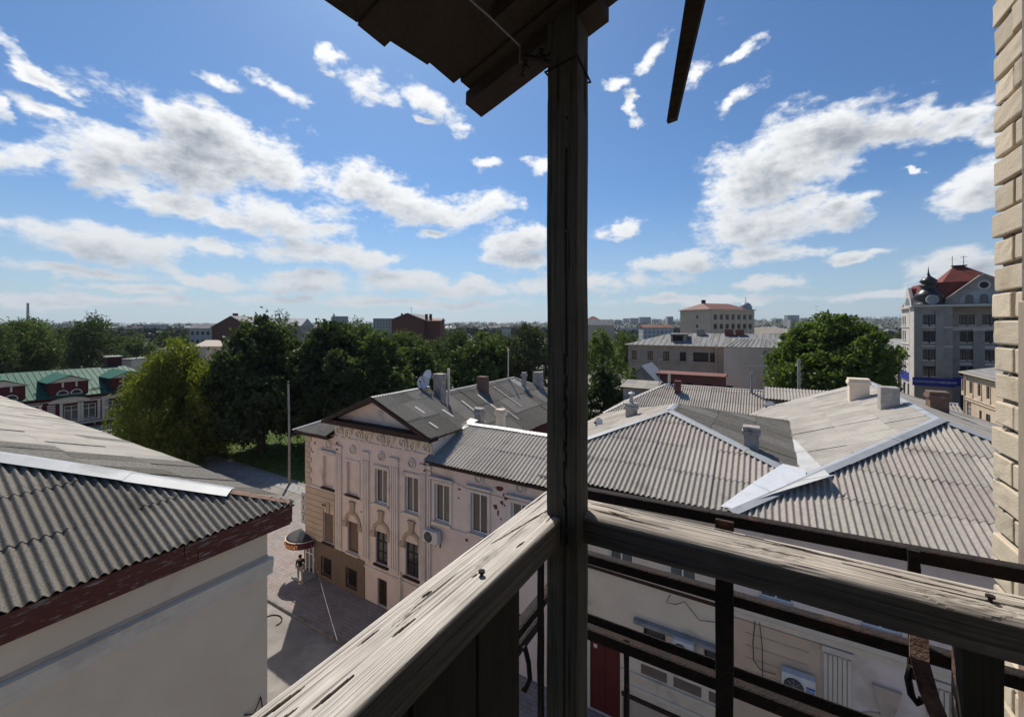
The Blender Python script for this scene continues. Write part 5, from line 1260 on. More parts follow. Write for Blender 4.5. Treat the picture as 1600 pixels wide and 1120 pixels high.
block('pink_roof_block', 1005, 1052, 512, 300, 'far_panel_pale', 'pale three storey block with a pink roof left of the domed building', 'apartment block', roof='side', rise=2.2, roofmat='rust_roof')
block('white_tower_block', 1043, 1052, 495, 700, 'pale_wall', 'slim white tower block behind the domed building', 'apartment block')
block('grey_slope_house', 1200, 1222, 532, 150, 'far_grey', 'grey wall between the blank beige gable and the round tree', 'house')
block('white_far_house', 1235, 1243, 499, 600, 'pale_wall', 'little white house on the rise above the round tree', 'house')
for i, (a, b, y, dd) in enumerate(((961, 972, 500, 2300), (974, 983, 497.5, 2400), (985, 998, 497, 2300), (1000, 1017, 495.5, 2200), (1019, 1030, 499, 2400), (1212, 1222, 498, 2300), (1231, 1249, 492.5, 2000), (1251, 1262, 497, 2200), (1318, 1341, 493, 2000), (1345, 1356, 497, 2400), (1300, 1312, 500, 2300))):
    block('hill_block', a, b, y, dd, ['far_panel_grey', 'far_panel_pale', 'far_panel_tan'][i % 3], 'distant %s apartment block on the horizon, %s' % (['grey', 'pale', 'tan'][i % 3], ['first right of the post', 'second right of the post', 'third right of the post', 'widest between post and domed building', 'nearest the slim white tower block', 'first right of the silver dome', 'tall one left above the round tree', 'just right of the little white house', 'above the right side of the round tree', 'last before the gabled tower house', 'low behind the top of the round tree'][i]), 'apartment block', 'apartment blocks along the horizon')
r2 = random.Random(11); k_ = 0
while k_ < 44:
    px = r2.choice([r2.uniform(120, 300), r2.uniform(930, 1060), r2.uniform(1180, 1410), r2.uniform(690, 860)]); dd = r2.uniform(420, 1400)
    H = r2.uniform(5, 13); w = r2.uniform(14, 40) / dd * FP
    block('far_house', px, px + w, 508 + (EYE - H) * FP / dd, dd, r2.choice(['far_panel_pale', 'pale_wall', 'far_panel_tan', 'sandy_wall', 'brick_red', 'far_grey']), 'low house far off among the trees ' + ('at the far left' if px < 310 else 'left of the post' if px < 870 else 'right of the post' if px < 1070 else 'beyond the round tree'), 'house', 'low houses far off among the trees', roof=r2.choice(['side', 'hip', 'side', None]), rise=r2.uniform(1.5, 4), roofmat=r2.choice(['ribbed_roof', 'galvanised', 'rust_roof', 'white_tin']))
    k_ += 1
# tall works chimney on the horizon
def works_chimney():
    b = at_d(43.5, 508, 1450); m = MB(); m.lathe((b.x, b.y, 0), [(4.6, 0), (3.0, 90), (3.3, 90.5), (3.3, 92), (0, 92)], 14); m.smooth = True
    t = thing('works_chimney', 'tall slim factory smokestack on the far left horizon', 'smokestack', (b.x, b.y, 0)); m.obj('stack', MATS['far_grey'], t)
    for z in (60, 75, 89): MB().lathe((b.x, b.y, z), [(4.6 - 1.6 * z / 90 + .25, 0), (4.6 - 1.6 * z / 90 + .25, 1.4)], 14).obj('stack_ring', MATS['brick_red'], t)
works_chimney()

# ------------------------------------------------------------------ trees
mk_leaf('leaf_dark', (.028, .043, .019), (.074, .098, .040), .40)
mk_leaf('leaf_mid', (.042, .062, .024), (.105, .135, .046), .42)
mk_leaf('leaf_fresh', (.055, .085, .018), (.135, .175, .038), .42)
mk_leaf('leaf_willow', (.095, .115, .018), (.20, .205, .038), .42)
mk_leaf('leaf_grey', (.040, .050, .026), (.085, .095, .050), .28)
mk('bark', (.075, .060, .045), (.045, .036, .028), 6, .95, .6, 30, stretch=(1, 1, .3))
def leaves(name, cen, size, seed, droop=0.0, aspect=.6):
    """one small bent quad per leaf spray"""
    g = np.random.default_rng(seed); n = len(cen)
    a = g.normal(size=(n, 3)); a[:, 2] = a[:, 2] * (1 - droop * .3) - droop * 1.8; a /= np.linalg.norm(a, axis=1)[:, None]
    b = np.cross(a, g.normal(size=(n, 3))); b /= np.linalg.norm(b, axis=1)[:, None] + 1e-9
    s = size * g.uniform(.6, 1.35, n)[:, None]
    A, B = a * s, b * s * aspect
    v = np.stack([cen - A - B * .35, cen - A * .1 - B, cen + A, cen + A * .1 + B], axis=1).reshape(-1, 3).astype(np.float32)
    me = bpy.data.meshes.new(name); me.vertices.add(4 * n); me.vertices.foreach_set('co', v.ravel())
    me.loops.add(4 * n); me.loops.foreach_set('vertex_index', np.arange(4 * n, dtype=np.int32))
    me.polygons.add(n); me.polygons.foreach_set('loop_start', np.arange(0, 4 * n, 4, dtype=np.int32)); me.polygons.foreach_set('loop_total', np.full(n, 4, dtype=np.int32))
    me.update(calc_edges=True); return me
def crown_points(lobes, per_lobe, per_clump, crad, seed, droop=0.0):
    g = np.random.default_rng(seed); out = []
    for (cx, cy, cz, rx, ry, rz) in lobes:
        n = int(per_lobe * (rx * ry + rx * rz + ry * rz) / 3 / 4)
        u = g.normal(size=(n, 3)); u /= np.linalg.norm(u, axis=1)[:, None]
        r = np.where(g.random(n) < .82, g.uniform(.78, 1.06, n), g.uniform(.35, .78, n))[:, None]
        c = np.array([cx, cy, cz]) + u * r * np.array([rx, ry, rz])
        cr = crad * g.uniform(.5, 1.4, n)
        m = g.poisson(per_clump, n) + 2
        idx = np.repeat(np.arange(n), m)
        off = g.normal(size=(len(idx), 3)) * .5 * cr[idx][:, None]
        if droop: off[:, 2] = -np.abs(off[:, 2]) * (1 + 2.2 * droop); off[:, :2] *= .6
        out.append(c[idx] + off)
    return np.concatenate(out)
def auto_lobes(W, z0, z1, seed, n=13, shape='round'):
    g = random.Random(seed); L = []; h = z1 - z0
    for k in range(n):
        f = (k + .5) / n; z = z0 + h * (.14 + .74 * f)
        prof = {'round': math.sin(math.pi * min(1, .16 + .78 * f)) ** .7, 'tall': .55 + .45 * math.sin(math.pi * f), 'cone': 1.05 - .75 * f, 'dome': (1 - max(0, f - .25) ** 2 * 1.35)}[shape]
        r = W / 2 * prof; a = k * 2.4 + g.uniform(-.6, .6); q = r * g.uniform(.50, .80)
        lr = max(W * .10, r * g.uniform(.26, .46)); L.append((q * math.cos(a), q * math.sin(a), z, lr, lr, min(lr * g.uniform(.7, .95), h * .3)))
    L.append((0, 0, z1 - h * .16, W * .17, W * .17, h * .16)); L.append((0, 0, (z0 + z1) / 2, W * .26, W * .26, h * .32))
    return L
def trunk_mesh(H, r, zc, W, seed):
    g = random.Random(seed); m = MB(); lean = g.uniform(-.4, .4)
    m.tube([(0, 0, -.1), (lean * .2, 0, H * .2), (lean * .6, .2, H * .45), (lean, .1, H * .72), (lean, 0, H * .92)], [r * 1.25, r, r * .75, r * .4, .04], 8)
    for k in range(8):
        a = k * 2.1 + g.uniform(-.4, .4); z = zc * (.8 + .1 * k * .5) if zc > 1 else H * (.15 + .07 * k); z = min(z, H * .7); l = W * g.uniform(.26, .42)
        p = (lean * z / H, 0, z); q = (p[0] + l * .5 * math.cos(a), l * .5 * math.sin(a), z + l * .45); e = (p[0] + l * math.cos(a), l * math.sin(a), z + l * .75)
        m.tube([p, q, e], [r * .45, r * .28, .03], 6)
    m.smooth = True
    return m.mesh('trunk')
def tree(label, p, H, W, z0, mat, seed, leaf=.23, per_lobe=26, per_clump=22, crad=.62, shape='round', droop=0, name='tree', lobes=None, nl=13, cat='tree', group=None, r=None, aspect=.6):
    t = thing(name, label, cat, (p[0], p[1], 0), group)
    lb = lobes or auto_lobes(W, z0, H, seed, int(nl * 1.6), shape)
    pts = crown_points(lb, per_lobe, per_clump, crad, seed, droop)
    pts = pts[pts[:, 2] > max(.3, z0 - 1.2)]
    M = Matrix.Translation((p[0], p[1], 0))
    mobj('crown', leaves('crown', pts, leaf, seed, droop, aspect), MATS[mat], t, M)
    mobj('trunk', trunk_mesh(H * .9, r or max(.18, H * .022), z0, W, seed), MATS['bark'], t, M)
    return t, len(pts)
def top_of(py, d): return EYE + (508 - py) / FP * d
NL = 0
def T(label, px, d, pyt, Wpx, z0, mat, seed, **kw):
    global NL
    p = at_d(px, 508, d); t, n = tree(label, p, top_of(pyt, d), Wpx * d / FP, z0, mat, seed, **kw); NL += n; return t
T('yellow green willow like tree with drooping sprays left of the tall dark tree', 272, 50, 526, 178, .4, 'leaf_willow', 21, leaf=.22, per_lobe=76, per_clump=26, crad=1.0, shape='dome', droop=.8, name='willow_tree', nl=18, aspect=.35)
T('tall dark leafy tree whose trunk stands on the sunlit lawn behind the street pole', 408, 53, 495, 168, 1.9, 'leaf_dark', 22, leaf=.24, per_lobe=62, per_clump=24, shape='dome', nl=22, r=.45)
T('dense dark tree between the tall lawn tree and the satellite dishes', 520, 57, 501, 165, 1.0, 'leaf_dark', 23, leaf=.24, per_lobe=56, per_clump=24, shape='dome', nl=18)
T('leafy dark tree straight behind the carved pediment', 596, 58, 518, 140, 1.0, 'leaf_mid', 24, leaf=.23, per_lobe=46, per_clump=22, shape='dome', nl=16)
T('rounded tree low behind the two satellite dishes', 655, 60, 540, 130, 1.0, 'leaf_dark', 25, leaf=.23, per_lobe=44, per_clump=20, shape='dome', nl=15)
T('tall slim crowned tree poking above the middle trees left of the dark brick gable', 560, 84, 497, 90, 3, 'leaf_mid', 26, leaf=.2, per_lobe=40, per_clump=18, shape='tall')
T('pointed tree with feathery top behind the tall lawn tree', 438, 78, 488, 80, 3, 'leaf_mid', 27, leaf=.2, per_lobe=36, per_clump=18, shape='tall')
T('small pointed tree top left of the feathery one', 383, 80, 497, 50, 3, 'leaf_mid', 28, leaf=.2, per_lobe=34, per_clump=16, shape='cone')
T('broad green tree under the dark brick gable', 630, 92, 517, 120, 3, 'leaf_mid', 29, leaf=.2, per_lobe=34, per_clump=18, shape='dome')
T('dark round tree right of the satellite dishes above the big grey roof', 712, 82, 515, 115, 1.5, 'leaf_dark', 30, leaf=.2, per_lobe=36, per_clump=18, shape='round')
T('fresh green tree above the two vent pipes', 756, 76, 520, 105, 1, 'leaf_mid', 31, leaf=.25, per_lobe=36, per_clump=18, shape='round')
T('greyish loose tree touching the left edge of the post', 828, 80, 504, 100, 1, 'leaf_grey', 32, leaf=.25, per_lobe=30, per_clump=17, shape='tall')
T('dark low tree behind the far end of the grey roof', 790, 100, 522, 95, 1, 'leaf_dark', 33, leaf=.22, per_lobe=30, per_clump=16, shape='dome')
T('huge round leafy tree beside the blank beige wall at right', 1296, 58, 489, 172, 2.2, 'leaf_fresh', 34, leaf=.25, per_lobe=52, per_clump=24, shape='round', nl=20, name='round_tree', r=.4)
T('lower tree half hidden behind the right side of the huge round one', 1366, 80, 511, 80, 2, 'leaf_mid', 35, leaf=.2, per_lobe=38, per_clump=18, shape='round')
T('bushy tree right beside the post above the red walled roof edge', 945, 52, 556, 95, 1, 'leaf_dark', 36, leaf=.22, per_lobe=44, per_clump=20, shape='dome')
T('paler bush like tree in front of the low brick outbuilding', 988, 56, 575, 55, 1, 'leaf_mid', 37, leaf=.22, per_lobe=40, per_clump=18, shape='dome')
T('sunlit green tree standing higher up right of the post', 938, 105, 514, 75, 2, 'leaf_fresh', 38, leaf=.24, per_lobe=30, per_clump=16, shape='dome')
T('round green tree left of the grey plastered house', 982, 112, 518, 60, 2, 'leaf_mid', 39, leaf=.24, per_lobe=30, per_clump=16, shape='round')
T('wide dark tree above the green roof at the far left edge', 38, 118, 500, 150, 2, 'leaf_mid', 40, leaf=.27, per_lobe=26, per_clump=18, shape='dome', crad=1.3)
T('dark ragged tree second from the left edge above the green roof', 143, 112, 493, 80, 2, 'leaf_dark', 41, leaf=.27, per_lobe=28, per_clump=18, shape='tall', crad=1.2)
T('mid green tree at the left edge behind the wide dark one', -20, 105, 508, 90, 2, 'leaf_dark', 42, leaf=.27, per_lobe=24, per_clump=16, shape='dome', crad=1.2)
T('bluish round tree far off between the ragged tree and the willow like one', 213, 165, 528, 48, 2, 'leaf_mid', 43, leaf=.34, per_lobe=20, per_clump=14, shape='round', crad=1.3)
T('low dark shrub like tree by the pale hall behind the red chimney', 188, 128, 545, 40, 1, 'leaf_dark', 44, leaf=.28, per_lobe=24, per_clump=14, shape='dome')
# many more trees on beyond, each with its own trunk and crown; three grown ones are copied
def grove():
    protos = []
    for i, (mat, sh, W) in enumerate((('leaf_mid', 'round', 9), ('leaf_dark', 'tall', 7.5), ('leaf_mid', 'dome', 10.5))):
        lb = auto_lobes(W, 1.5, 12, 60 + i, 11, sh); pts = crown_points(lb, 16, 11, 1.2, 60 + i)
        protos.append((leaves('crown', pts, .38, 60 + i), trunk_mesh(10.5, .25, 2, W, 60 + i), MATS[mat]))
    for c, tr, mt in protos: c.materials.append(mt); tr.materials.append(MATS['bark'])
    r = random.Random(5); n = 0
    spots = []
    for px0, px1, d0, d1, k, lab in ((440, 860, 100, 165, 26, 'tree in the belt just behind the front trees left of the post'), (690, 860, 170, 420, 20, 'farther tree below the low blue hill left of the post'), (180, 420, 150, 420, 20, 'tree around the small white house in the left distance'), (920, 1060, 120, 250, 10, 'tree close right of the post before the long tan hall'), (1180, 1420, 140, 420, 20, 'tree behind the huge round tree at right'), (-40, 180, 130, 300, 14, 'tree behind the green roofed house at far left'), (930, 1060, 300, 700, 12, 'far tree beyond the pink roofed block right of the post'), (1180, 1420, 420, 900, 16, 'far tree on the rise left of the gabled tower house'), (150, 800, 420, 900, 26, 'far tree near the left horizon')):
        for _ in range(k):
            spots.append((r.uniform(px0, px1), r.uniform(d0, d1), lab))
    for px, d, lab in spots:
        p = at_d(px, 508, d)
        if abs(p.x - 22) < 9 and p.y > 0: continue
        if -26 < p.x < 4 and 76 < p.y < 102: continue
        if -45 < p.x < 25 and 160 < p.y < 230: continue
        if 22 < p.x < 48 and 60 < p.y < 155: continue
        c, tr, mt = protos[r.randrange(3)]
        s = r.uniform(.72, 1.12)
        t = thing('park_tree', lab, 'tree', (p.x, p.y, 0), 'trees: ' + lab)
        M = Matrix.Translation((p.x, p.y, 0)) @ Matrix.Rotation(r.uniform(0, 6.28), 4, 'Z') @ Matrix.Scale(s, 4)
        mobj('crown', c, None, t, M); mobj('trunk', tr, None, t, M); n += 1
    # the wood that clothes the far ground: nobody could count it
    g = np.random.default_rng(3); cs = []
    for _ in range(2600):
        d = 500 * (9 ** g.random()); a = g.uniform(-.90, .92) - HEAD
        x, y = d * math.sin(a), d * math.cos(a); z = ground_height(d, a + HEAD) if d > 1500 else 0
        s = g.uniform(5, 9) * (1 + d / 2500); m = 26
        u = g.normal(size=(m, 3)); u /= np.linalg.norm(u, axis=1)[:, None]
        cs.append(np.array([x, y, z + s * .4]) + u * np.array([s, s, s * .55]))
    setting(mobj('far_woodland', leaves('far_woodland', np.concatenate(cs), 3.0, 9), mk('far_leaves', (.018, .030, .014), (.034, .048, .022), .02, .95)), 'stuff')
grove()
# short grass on the lawn
def lawn_grass():
    g = np.random.default_rng(8); n = 9000
    p = np.stack([g.uniform(-62, -31, n), g.uniform(26.2, 44, n), g.uniform(.05, .12, n)], 1)
    setting(mobj('grass_blades', leaves('grass_blades', p, .11, 4), mk_leaf('leaf_grass', (.06, .10, .016), (.10, .15, .025), .3)), 'stuff')
lawn_grass()

# ------------------------------------------------------------------ things on and about the houses
def street_pole():
    b = at_g(452, 757); t = thing('street_pole', 'grey concrete pole standing by the lawn in front of the tall dark tree', 'pole', (b.x, b.y, 0))
    m = MB(); m.tube([(b.x, b.y, -.1), (b.x, b.y, 5), (b.x - .18, b.y, 10.2)], [.13, .105, .075], 10); m.smooth = True; m.obj('shaft', mk('pole_grey', (.33, .305, .27), (.25, .23, .205), 2, .9), t)
    MB().lathe((b.x - .18, b.y, 10.2), [(.11, 0), (.13, .02), (.13, .12), (0, .15)], 10).obj('cap', MATS['black_iron'], t)
    m = MB(); m.tube([(b.x + .05, b.y, 5.2), (b.x + 2.0, b.y - .3, .05)], .018, 4); m.obj('stay_wire', MATS['black_iron'], t)
street_pole()
def wire(name, label, pts, r=.012, mat='black_iron'):
    m = MB(); m.tube(pts, r, 4); o = m.obj(name, MATS[mat]); return tag(o, label, 'wire')
def sag(a, b, s, n=10): 
    a, b = Vector(a), Vector(b); return [a.lerp(b, i / n) - Vector((0, 0, s * 4 * (i / n) * (1 - i / n))) for i in range(n + 1)]
wire('stay_cable', 'pale thin cable slanting from the shop canopy down over the pavement', sag(at_y(486, 850, 15.4), at_d(527, 1000, 14.5), .15), .008, 'concrete')
wire('overhead_wire', 'thin wire strung low over the grey road to the white house corner', sag((-12.28, 6.75, 4.9), at_g(570, 985, 1.2), .3), .012)
wire('wall_cable', 'dark loop of cable on the corner of the white house wall', [(-12.26, 6.2, 5.3), (-12.24, 6.45, 5.15), (-12.22, 6.62, 5.5), (-12.24, 6.72, 4.9), (-12.24, 6.5, 4.2), (-12.24, 6.7, 3.2), (-12.25, 6.75, 2.4)], .022)
_h = at_g(426, 970); tag(MB().tube([(_h.x + .55 * math.cos(a), _h.y + .4 * math.sin(a), .04) for a in [-.3 + 3.6 * k / 12 for k in range(13)]], .03, 5).obj('hose_loop', MATS['black_iron']), 'dark curved piece of hose lying on the sunlit road', 'hose')
wire('roof_wire', 'slack wire between the two vent pipes on the big grey roof', sag((-18.55, 30.5, 13.4), (-16.0, 33.5, 13.0), .35), .014)
def air_conditioner(x0, x1, z0, z1, label, brand=None, y=YF):
    t = thing('air_conditioner', label, 'air conditioner', ((x0 + x1) / 2, y - .2, z0), None)
    MB().box(x0, x1, y - .42, y - .12, z0, z1).bevel('casing', mk('ac_white', (.66, .66, .64), (.58, .58, .56), 4, .5), t, .02, 2)
    w, h = x1 - x0, z1 - z0; cx, cz, r = x0 + w * .36, z0 + h * .48, min(w * .3, h * .42)
    MB().lathe((cx, y - .421, cz), [(r, 0), (r, .012), (0, .012)], 24, axis='y').obj('fan', MATS['black_iron'], t)
    m = MB()
    for k in range(1, 6): m.tube([(cx + r * k / 6 * math.cos(a), y - .440, cz + r * k / 6 * math.sin(a)) for a in [2 * math.pi * q / 18 for q in range(18)]], .006, 4, closed=True)
    for k in range(8): m.tube([(cx, y - .442, cz), (cx + r * math.cos(k * math.pi / 4), y - .442, cz + r * math.sin(k * math.pi / 4))], .006, 4)
    m.obj('fan_guard', mk('ac_guard', (.30, .30, .29), rough=.5), t)
    for x in (x0 + .12, x1 - .12): MB().box(x - .025, x + .025, y - .40, y, z0 - .06, z0 - .005).box(x - .025, x + .025, y - .04, y, z0 - .30, z0 - .06).obj('bracket', MATS['black_iron'], t)
    if brand:
        b = MB().box(x0 + w * .72, x0 + w * .98, y - .432, y - .42, z0 + h * .48, z0 + h * .68).obj('badge', mk('badge_blue', (.02, .10, .30), rough=.4), t)
        setting(mobj('badge_lettering', text_mesh(brand, h * .15, .002), MATS['lettering_white'], b, Matrix.Translation((x0 + w * .85, y - .435, z0 + h * .575)) @ Matrix.Rotation(R(90), 4, 'X')), 'stuff')
    return t
air_conditioner(-15.02, -14.1, 4.92, 5.55, 'weathered grey air conditioner beside the fluted pilaster under an upper window')
air_conditioner(-2.87, -2.16, 3.95, 4.55, 'air conditioner tucked under the stone ledge between two barred windows')
air_conditioner(.50, 1.40, 4.05, 4.78, 'white air conditioner with blue badge on the banded tan wall', 'Osaka')
wire('hanging_cable', 'dark loose cable dangling down the banded tan wall', [(-.25, YF - .1, 6.0), (-.32, YF - .12, 5.2), (-.30, YF - .12, 4.6), (-.1, YF - .12, 4.35), (.35, YF - .12, 4.38)], .014)
wire('drop_cable', 'straight dark cable running down the banded tan wall', [(-.15, YF - .1, 6.2), (-.05, YF - .11, 5.2), (-.02, YF - .11, 3.4)], .012)
wire('looped_cable', 'loop of cable hanging under the string course of the white wall', [(-3.0, YF - .1, 5.95), (-3.15, YF - .12, 5.6), (-2.8, YF - .12, 5.65), (-2.5, YF - .12, 5.85), (-2.0, YF - .12, 5.35), (-1.5, YF - .1, 5.45)], .014)
def dish(p, r, dirv, label):
    t = thing('satellite_dish', label, 'satellite dish', p)
    q = Vector(dirv).normalized().to_track_quat('Z', 'Y').to_matrix().to_4x4(); M = Matrix.Translation(p) @ q
    m = MB(M); pr = [(0, -.16 * r)] + [(r * k / 6, -.16 * r + .30 * r * (k / 6) ** 2) for k in range(1, 7)]; back = [(a * 1.005, z - .02) for a, z in pr[::-1]]
    m.lathe((0, 0, 0), pr + back, 24); m.smooth = True; m.obj('reflector', mk('dish_white', (.66, .66, .67), (.56, .56, .57), 3, .5), t)
    m = MB(M); m.tube([(0, -r * .95, .1), (0, -r * .5, r * .85), (0, -.05, r * 1.0)], .018, 5); m.lathe((0, -.03, r * .95), [(.05, 0), (.05, .12), (0, .12)], 8); m.obj('arm', MATS['black_iron'], t)
    MB(M).tube([(0, 0, -.17 * r), (0, 0, -.5 * r), (0, r * .3, -.9 * r)], .03, 6).obj('mount', MATS['black_iron'], t)
dish(Vector((-18.35, 20.3, 12.75)), .42, (-.2, -.95, .35), 'upper white satellite dish, behind the other, by the rough chimney on the grey roof')
dish(Vector((-18.45, 20.05, 12.4)), .42, (.25, -.95, .3), 'lower white satellite dish, in front, by the rough chimney on the grey roof')
dish(at_y(1203, 636, 35.9), .42, (-.5, -.85, .2), 'satellite dish on the grey dormer wall of the pale roof')
dish(at_d(936, 660, 24), .28, (-.4, -.9, .2), 'small satellite dish at the roof corner right of the post')
def roof_pole():
    m = MB(); m.tube([(-17.45, 21.3, 10.7), (-17.45, 21.3, 13.2)], .085, 8); o = m.obj('roof_pole', MATS['pale_moulding']); tag(o, 'plain pale pole rising beside the rough chimney with the dishes', 'pole')
    for i, (x, y, z0, z1, lb) in enumerate(((2.4, 40.5, 8.5, 13.3, 'tall grey pole in front of the huge round tree behind the pale roof'), (-.9, 42.0, 8.5, 11.9, 'short grey pole left of the tall one in front of the round tree'))):
        m = MB(); m.tube([(x, y, z0), (x, y, z1)], .11, 8); o = m.obj('roof_pole', MATS['concrete']); tag(o, lb, 'pole')
roof_pole()
def aerial(p, h, w, label):
    t = thing('tv_aerial', label, 'aerial', p); m = MB(); m.tube([p, p + Vector((0, 0, h))], .03, 5); m.obj('mast', MATS['concrete'], t)
    m = MB(); m.tube([p + Vector((-.2 * w, 0, h)), p + Vector((w, 0, h + .05))], .022, 4)
    for k in range(5): m.tube([p + Vector((w * (.2 + .19 * k), -.3, h + .03)), p + Vector((w * (.2 + .19 * k), .3, h + .03))], .014, 4)
    m.obj('boom', MATS['concrete'], t)
aerial(Vector(at_y(1172, 607, 43.0)), 2.0, 1.3, 'rusty television aerial in front of the blank beige wall')
aerial(Vector(at_y(1030, 603, 43.2)), 2.6, .3, 'thin mast on the striped roof before the brick outbuilding')

def corner_bar():
    """shop entrance at the corner: round canopy with a lettered band, door under it"""
    c = Vector((-25.45, 16.62, 0)); t = thing('shop_canopy', 'round grey canopy with lettered maroon and orange band over the corner door', 'canopy', c)
    a0, a1 = R(180), R(352); n = 18; r = 1.12; zb, zt = 2.08, 2.46
    top = MB(); top.lathe((c.x, c.y, zt), [(r, 0), (r * .8, .035), (.25, .08), (0, .085)], n, a0=a0 - R(20), a1=a1); top.smooth = True; top.obj('canopy_top', mk('bitumen', (.055, .055, .058), (.04, .04, .042), 5, .85), t)
    def band(b0, b1, mat, name, z0=zb, z1=zt, rr=r):
        m = MB(); k = 8
        for i in range(k):
            x0, x1 = b0 + (b1 - b0) * i / k, b0 + (b1 - b0) * (i + 1) / k
            m.prism([(c.x + rr * math.cos(x0), c.y + rr * math.sin(x0), z0), (c.x + rr * math.cos(x1), c.y + rr * math.sin(x1), z0), (c.x + rr * math.cos(x1), c.y + rr * math.sin(x1), z1), (c.x + rr * math.cos(x0), c.y + rr * math.sin(x0), z1)],
                    (.05 * math.cos((b0 + b1) / 2), .05 * math.sin((b0 + b1) / 2), 0))
        return m.obj(name, mat, t)
    # the band as seen from the balcony: pale end at left, orange lettered part, maroon rest
    band(R(196), R(252), MATS['pale_moulding'], 'band_end'); sg = band(R(253), R(296), mk('sign_orange', (.30, .075, .02), (.26, .06, .02), 3, .5), 'sign_panel'); band(R(296.5), R(352), mk('sign_maroon', (.085, .015, .035), (.07, .012, .03), 2, .5), 'band')
    for z0, z1 in ((zt + .002, zt + .03), (zb - .03, zb - .002)): band(R(196), R(352), MATS['pale_moulding'], 'band_trim', z0, z1, r + .01)
    me = text_mesh('Роммит', .36, .012, .004)
    bm = bmesh.new(); bm.from_mesh(me); A = R(274.5)          # lettering wrapped round the band
    for v in bm.verts:
        a = A + v.co.x / (r + .08); z = (zb + zt) / 2 + v.co.y; q = r + .085 + v.co.z
        v.co = (c.x + q * math.cos(a), c.y + q * math.sin(a), z)
    bm.to_mesh(me); bm.free(); setting(mobj('sign_lettering', me, mk('letter_gold', (.85, .42, .20), rough=.5), sg), 'stuff')
    # door with white frame, stone step
    d = thing('shop_door', 'glazed door with white frame under the round corner canopy', 'door', (-25.2, 16.6, 0))
    M = Matrix.Translation((-25.0, 16.62, .16))
    window(d, M, .85, 1.85, MATS['pvc_white'], MATS['glass_dark'], 'tee', -.03, .08, name='door_leaf')
    MB().box(-25.53, -25.46, 16.58, 16.9, .14, 2.0).obj('door_reveal', MATS['plinth_brown'], d)
    st = MB().box(-25.5, -24.2, 15.7, 16.6, .13, .24); tag(st.obj('doorstep', MATS['concrete']), 'low concrete step in front of the corner door', 'step')
    # ornate iron guard above
    g = thing('iron_guard', 'black wrought iron lattice guard above the shop canopy', 'guard rail', (-26.3, 17, 2.9))
    m = MB()
    for k in range(9): m.tube([(-26.35 + k * .11, 16.95, 2.9), (-26.35 + k * .11, 16.95, 4.9)], .016, 4)
    for z in (2.95, 3.6, 4.3, 4.88): m.tube([(-26.4, 16.95, z), (-25.45, 16.95, z)], .022, 4)
    for k in range(4):
        for z in (3.27, 3.95, 4.6): m.tube([(-26.27 + k * .22 + .1 * math.cos(a), 16.95, z + .2 * math.sin(a)) for a in [2 * math.pi * q / 10 for q in range(10)]], .014, 4, closed=True)
    m.obj('lattice', MATS['black_iron'], g)
corner_bar()

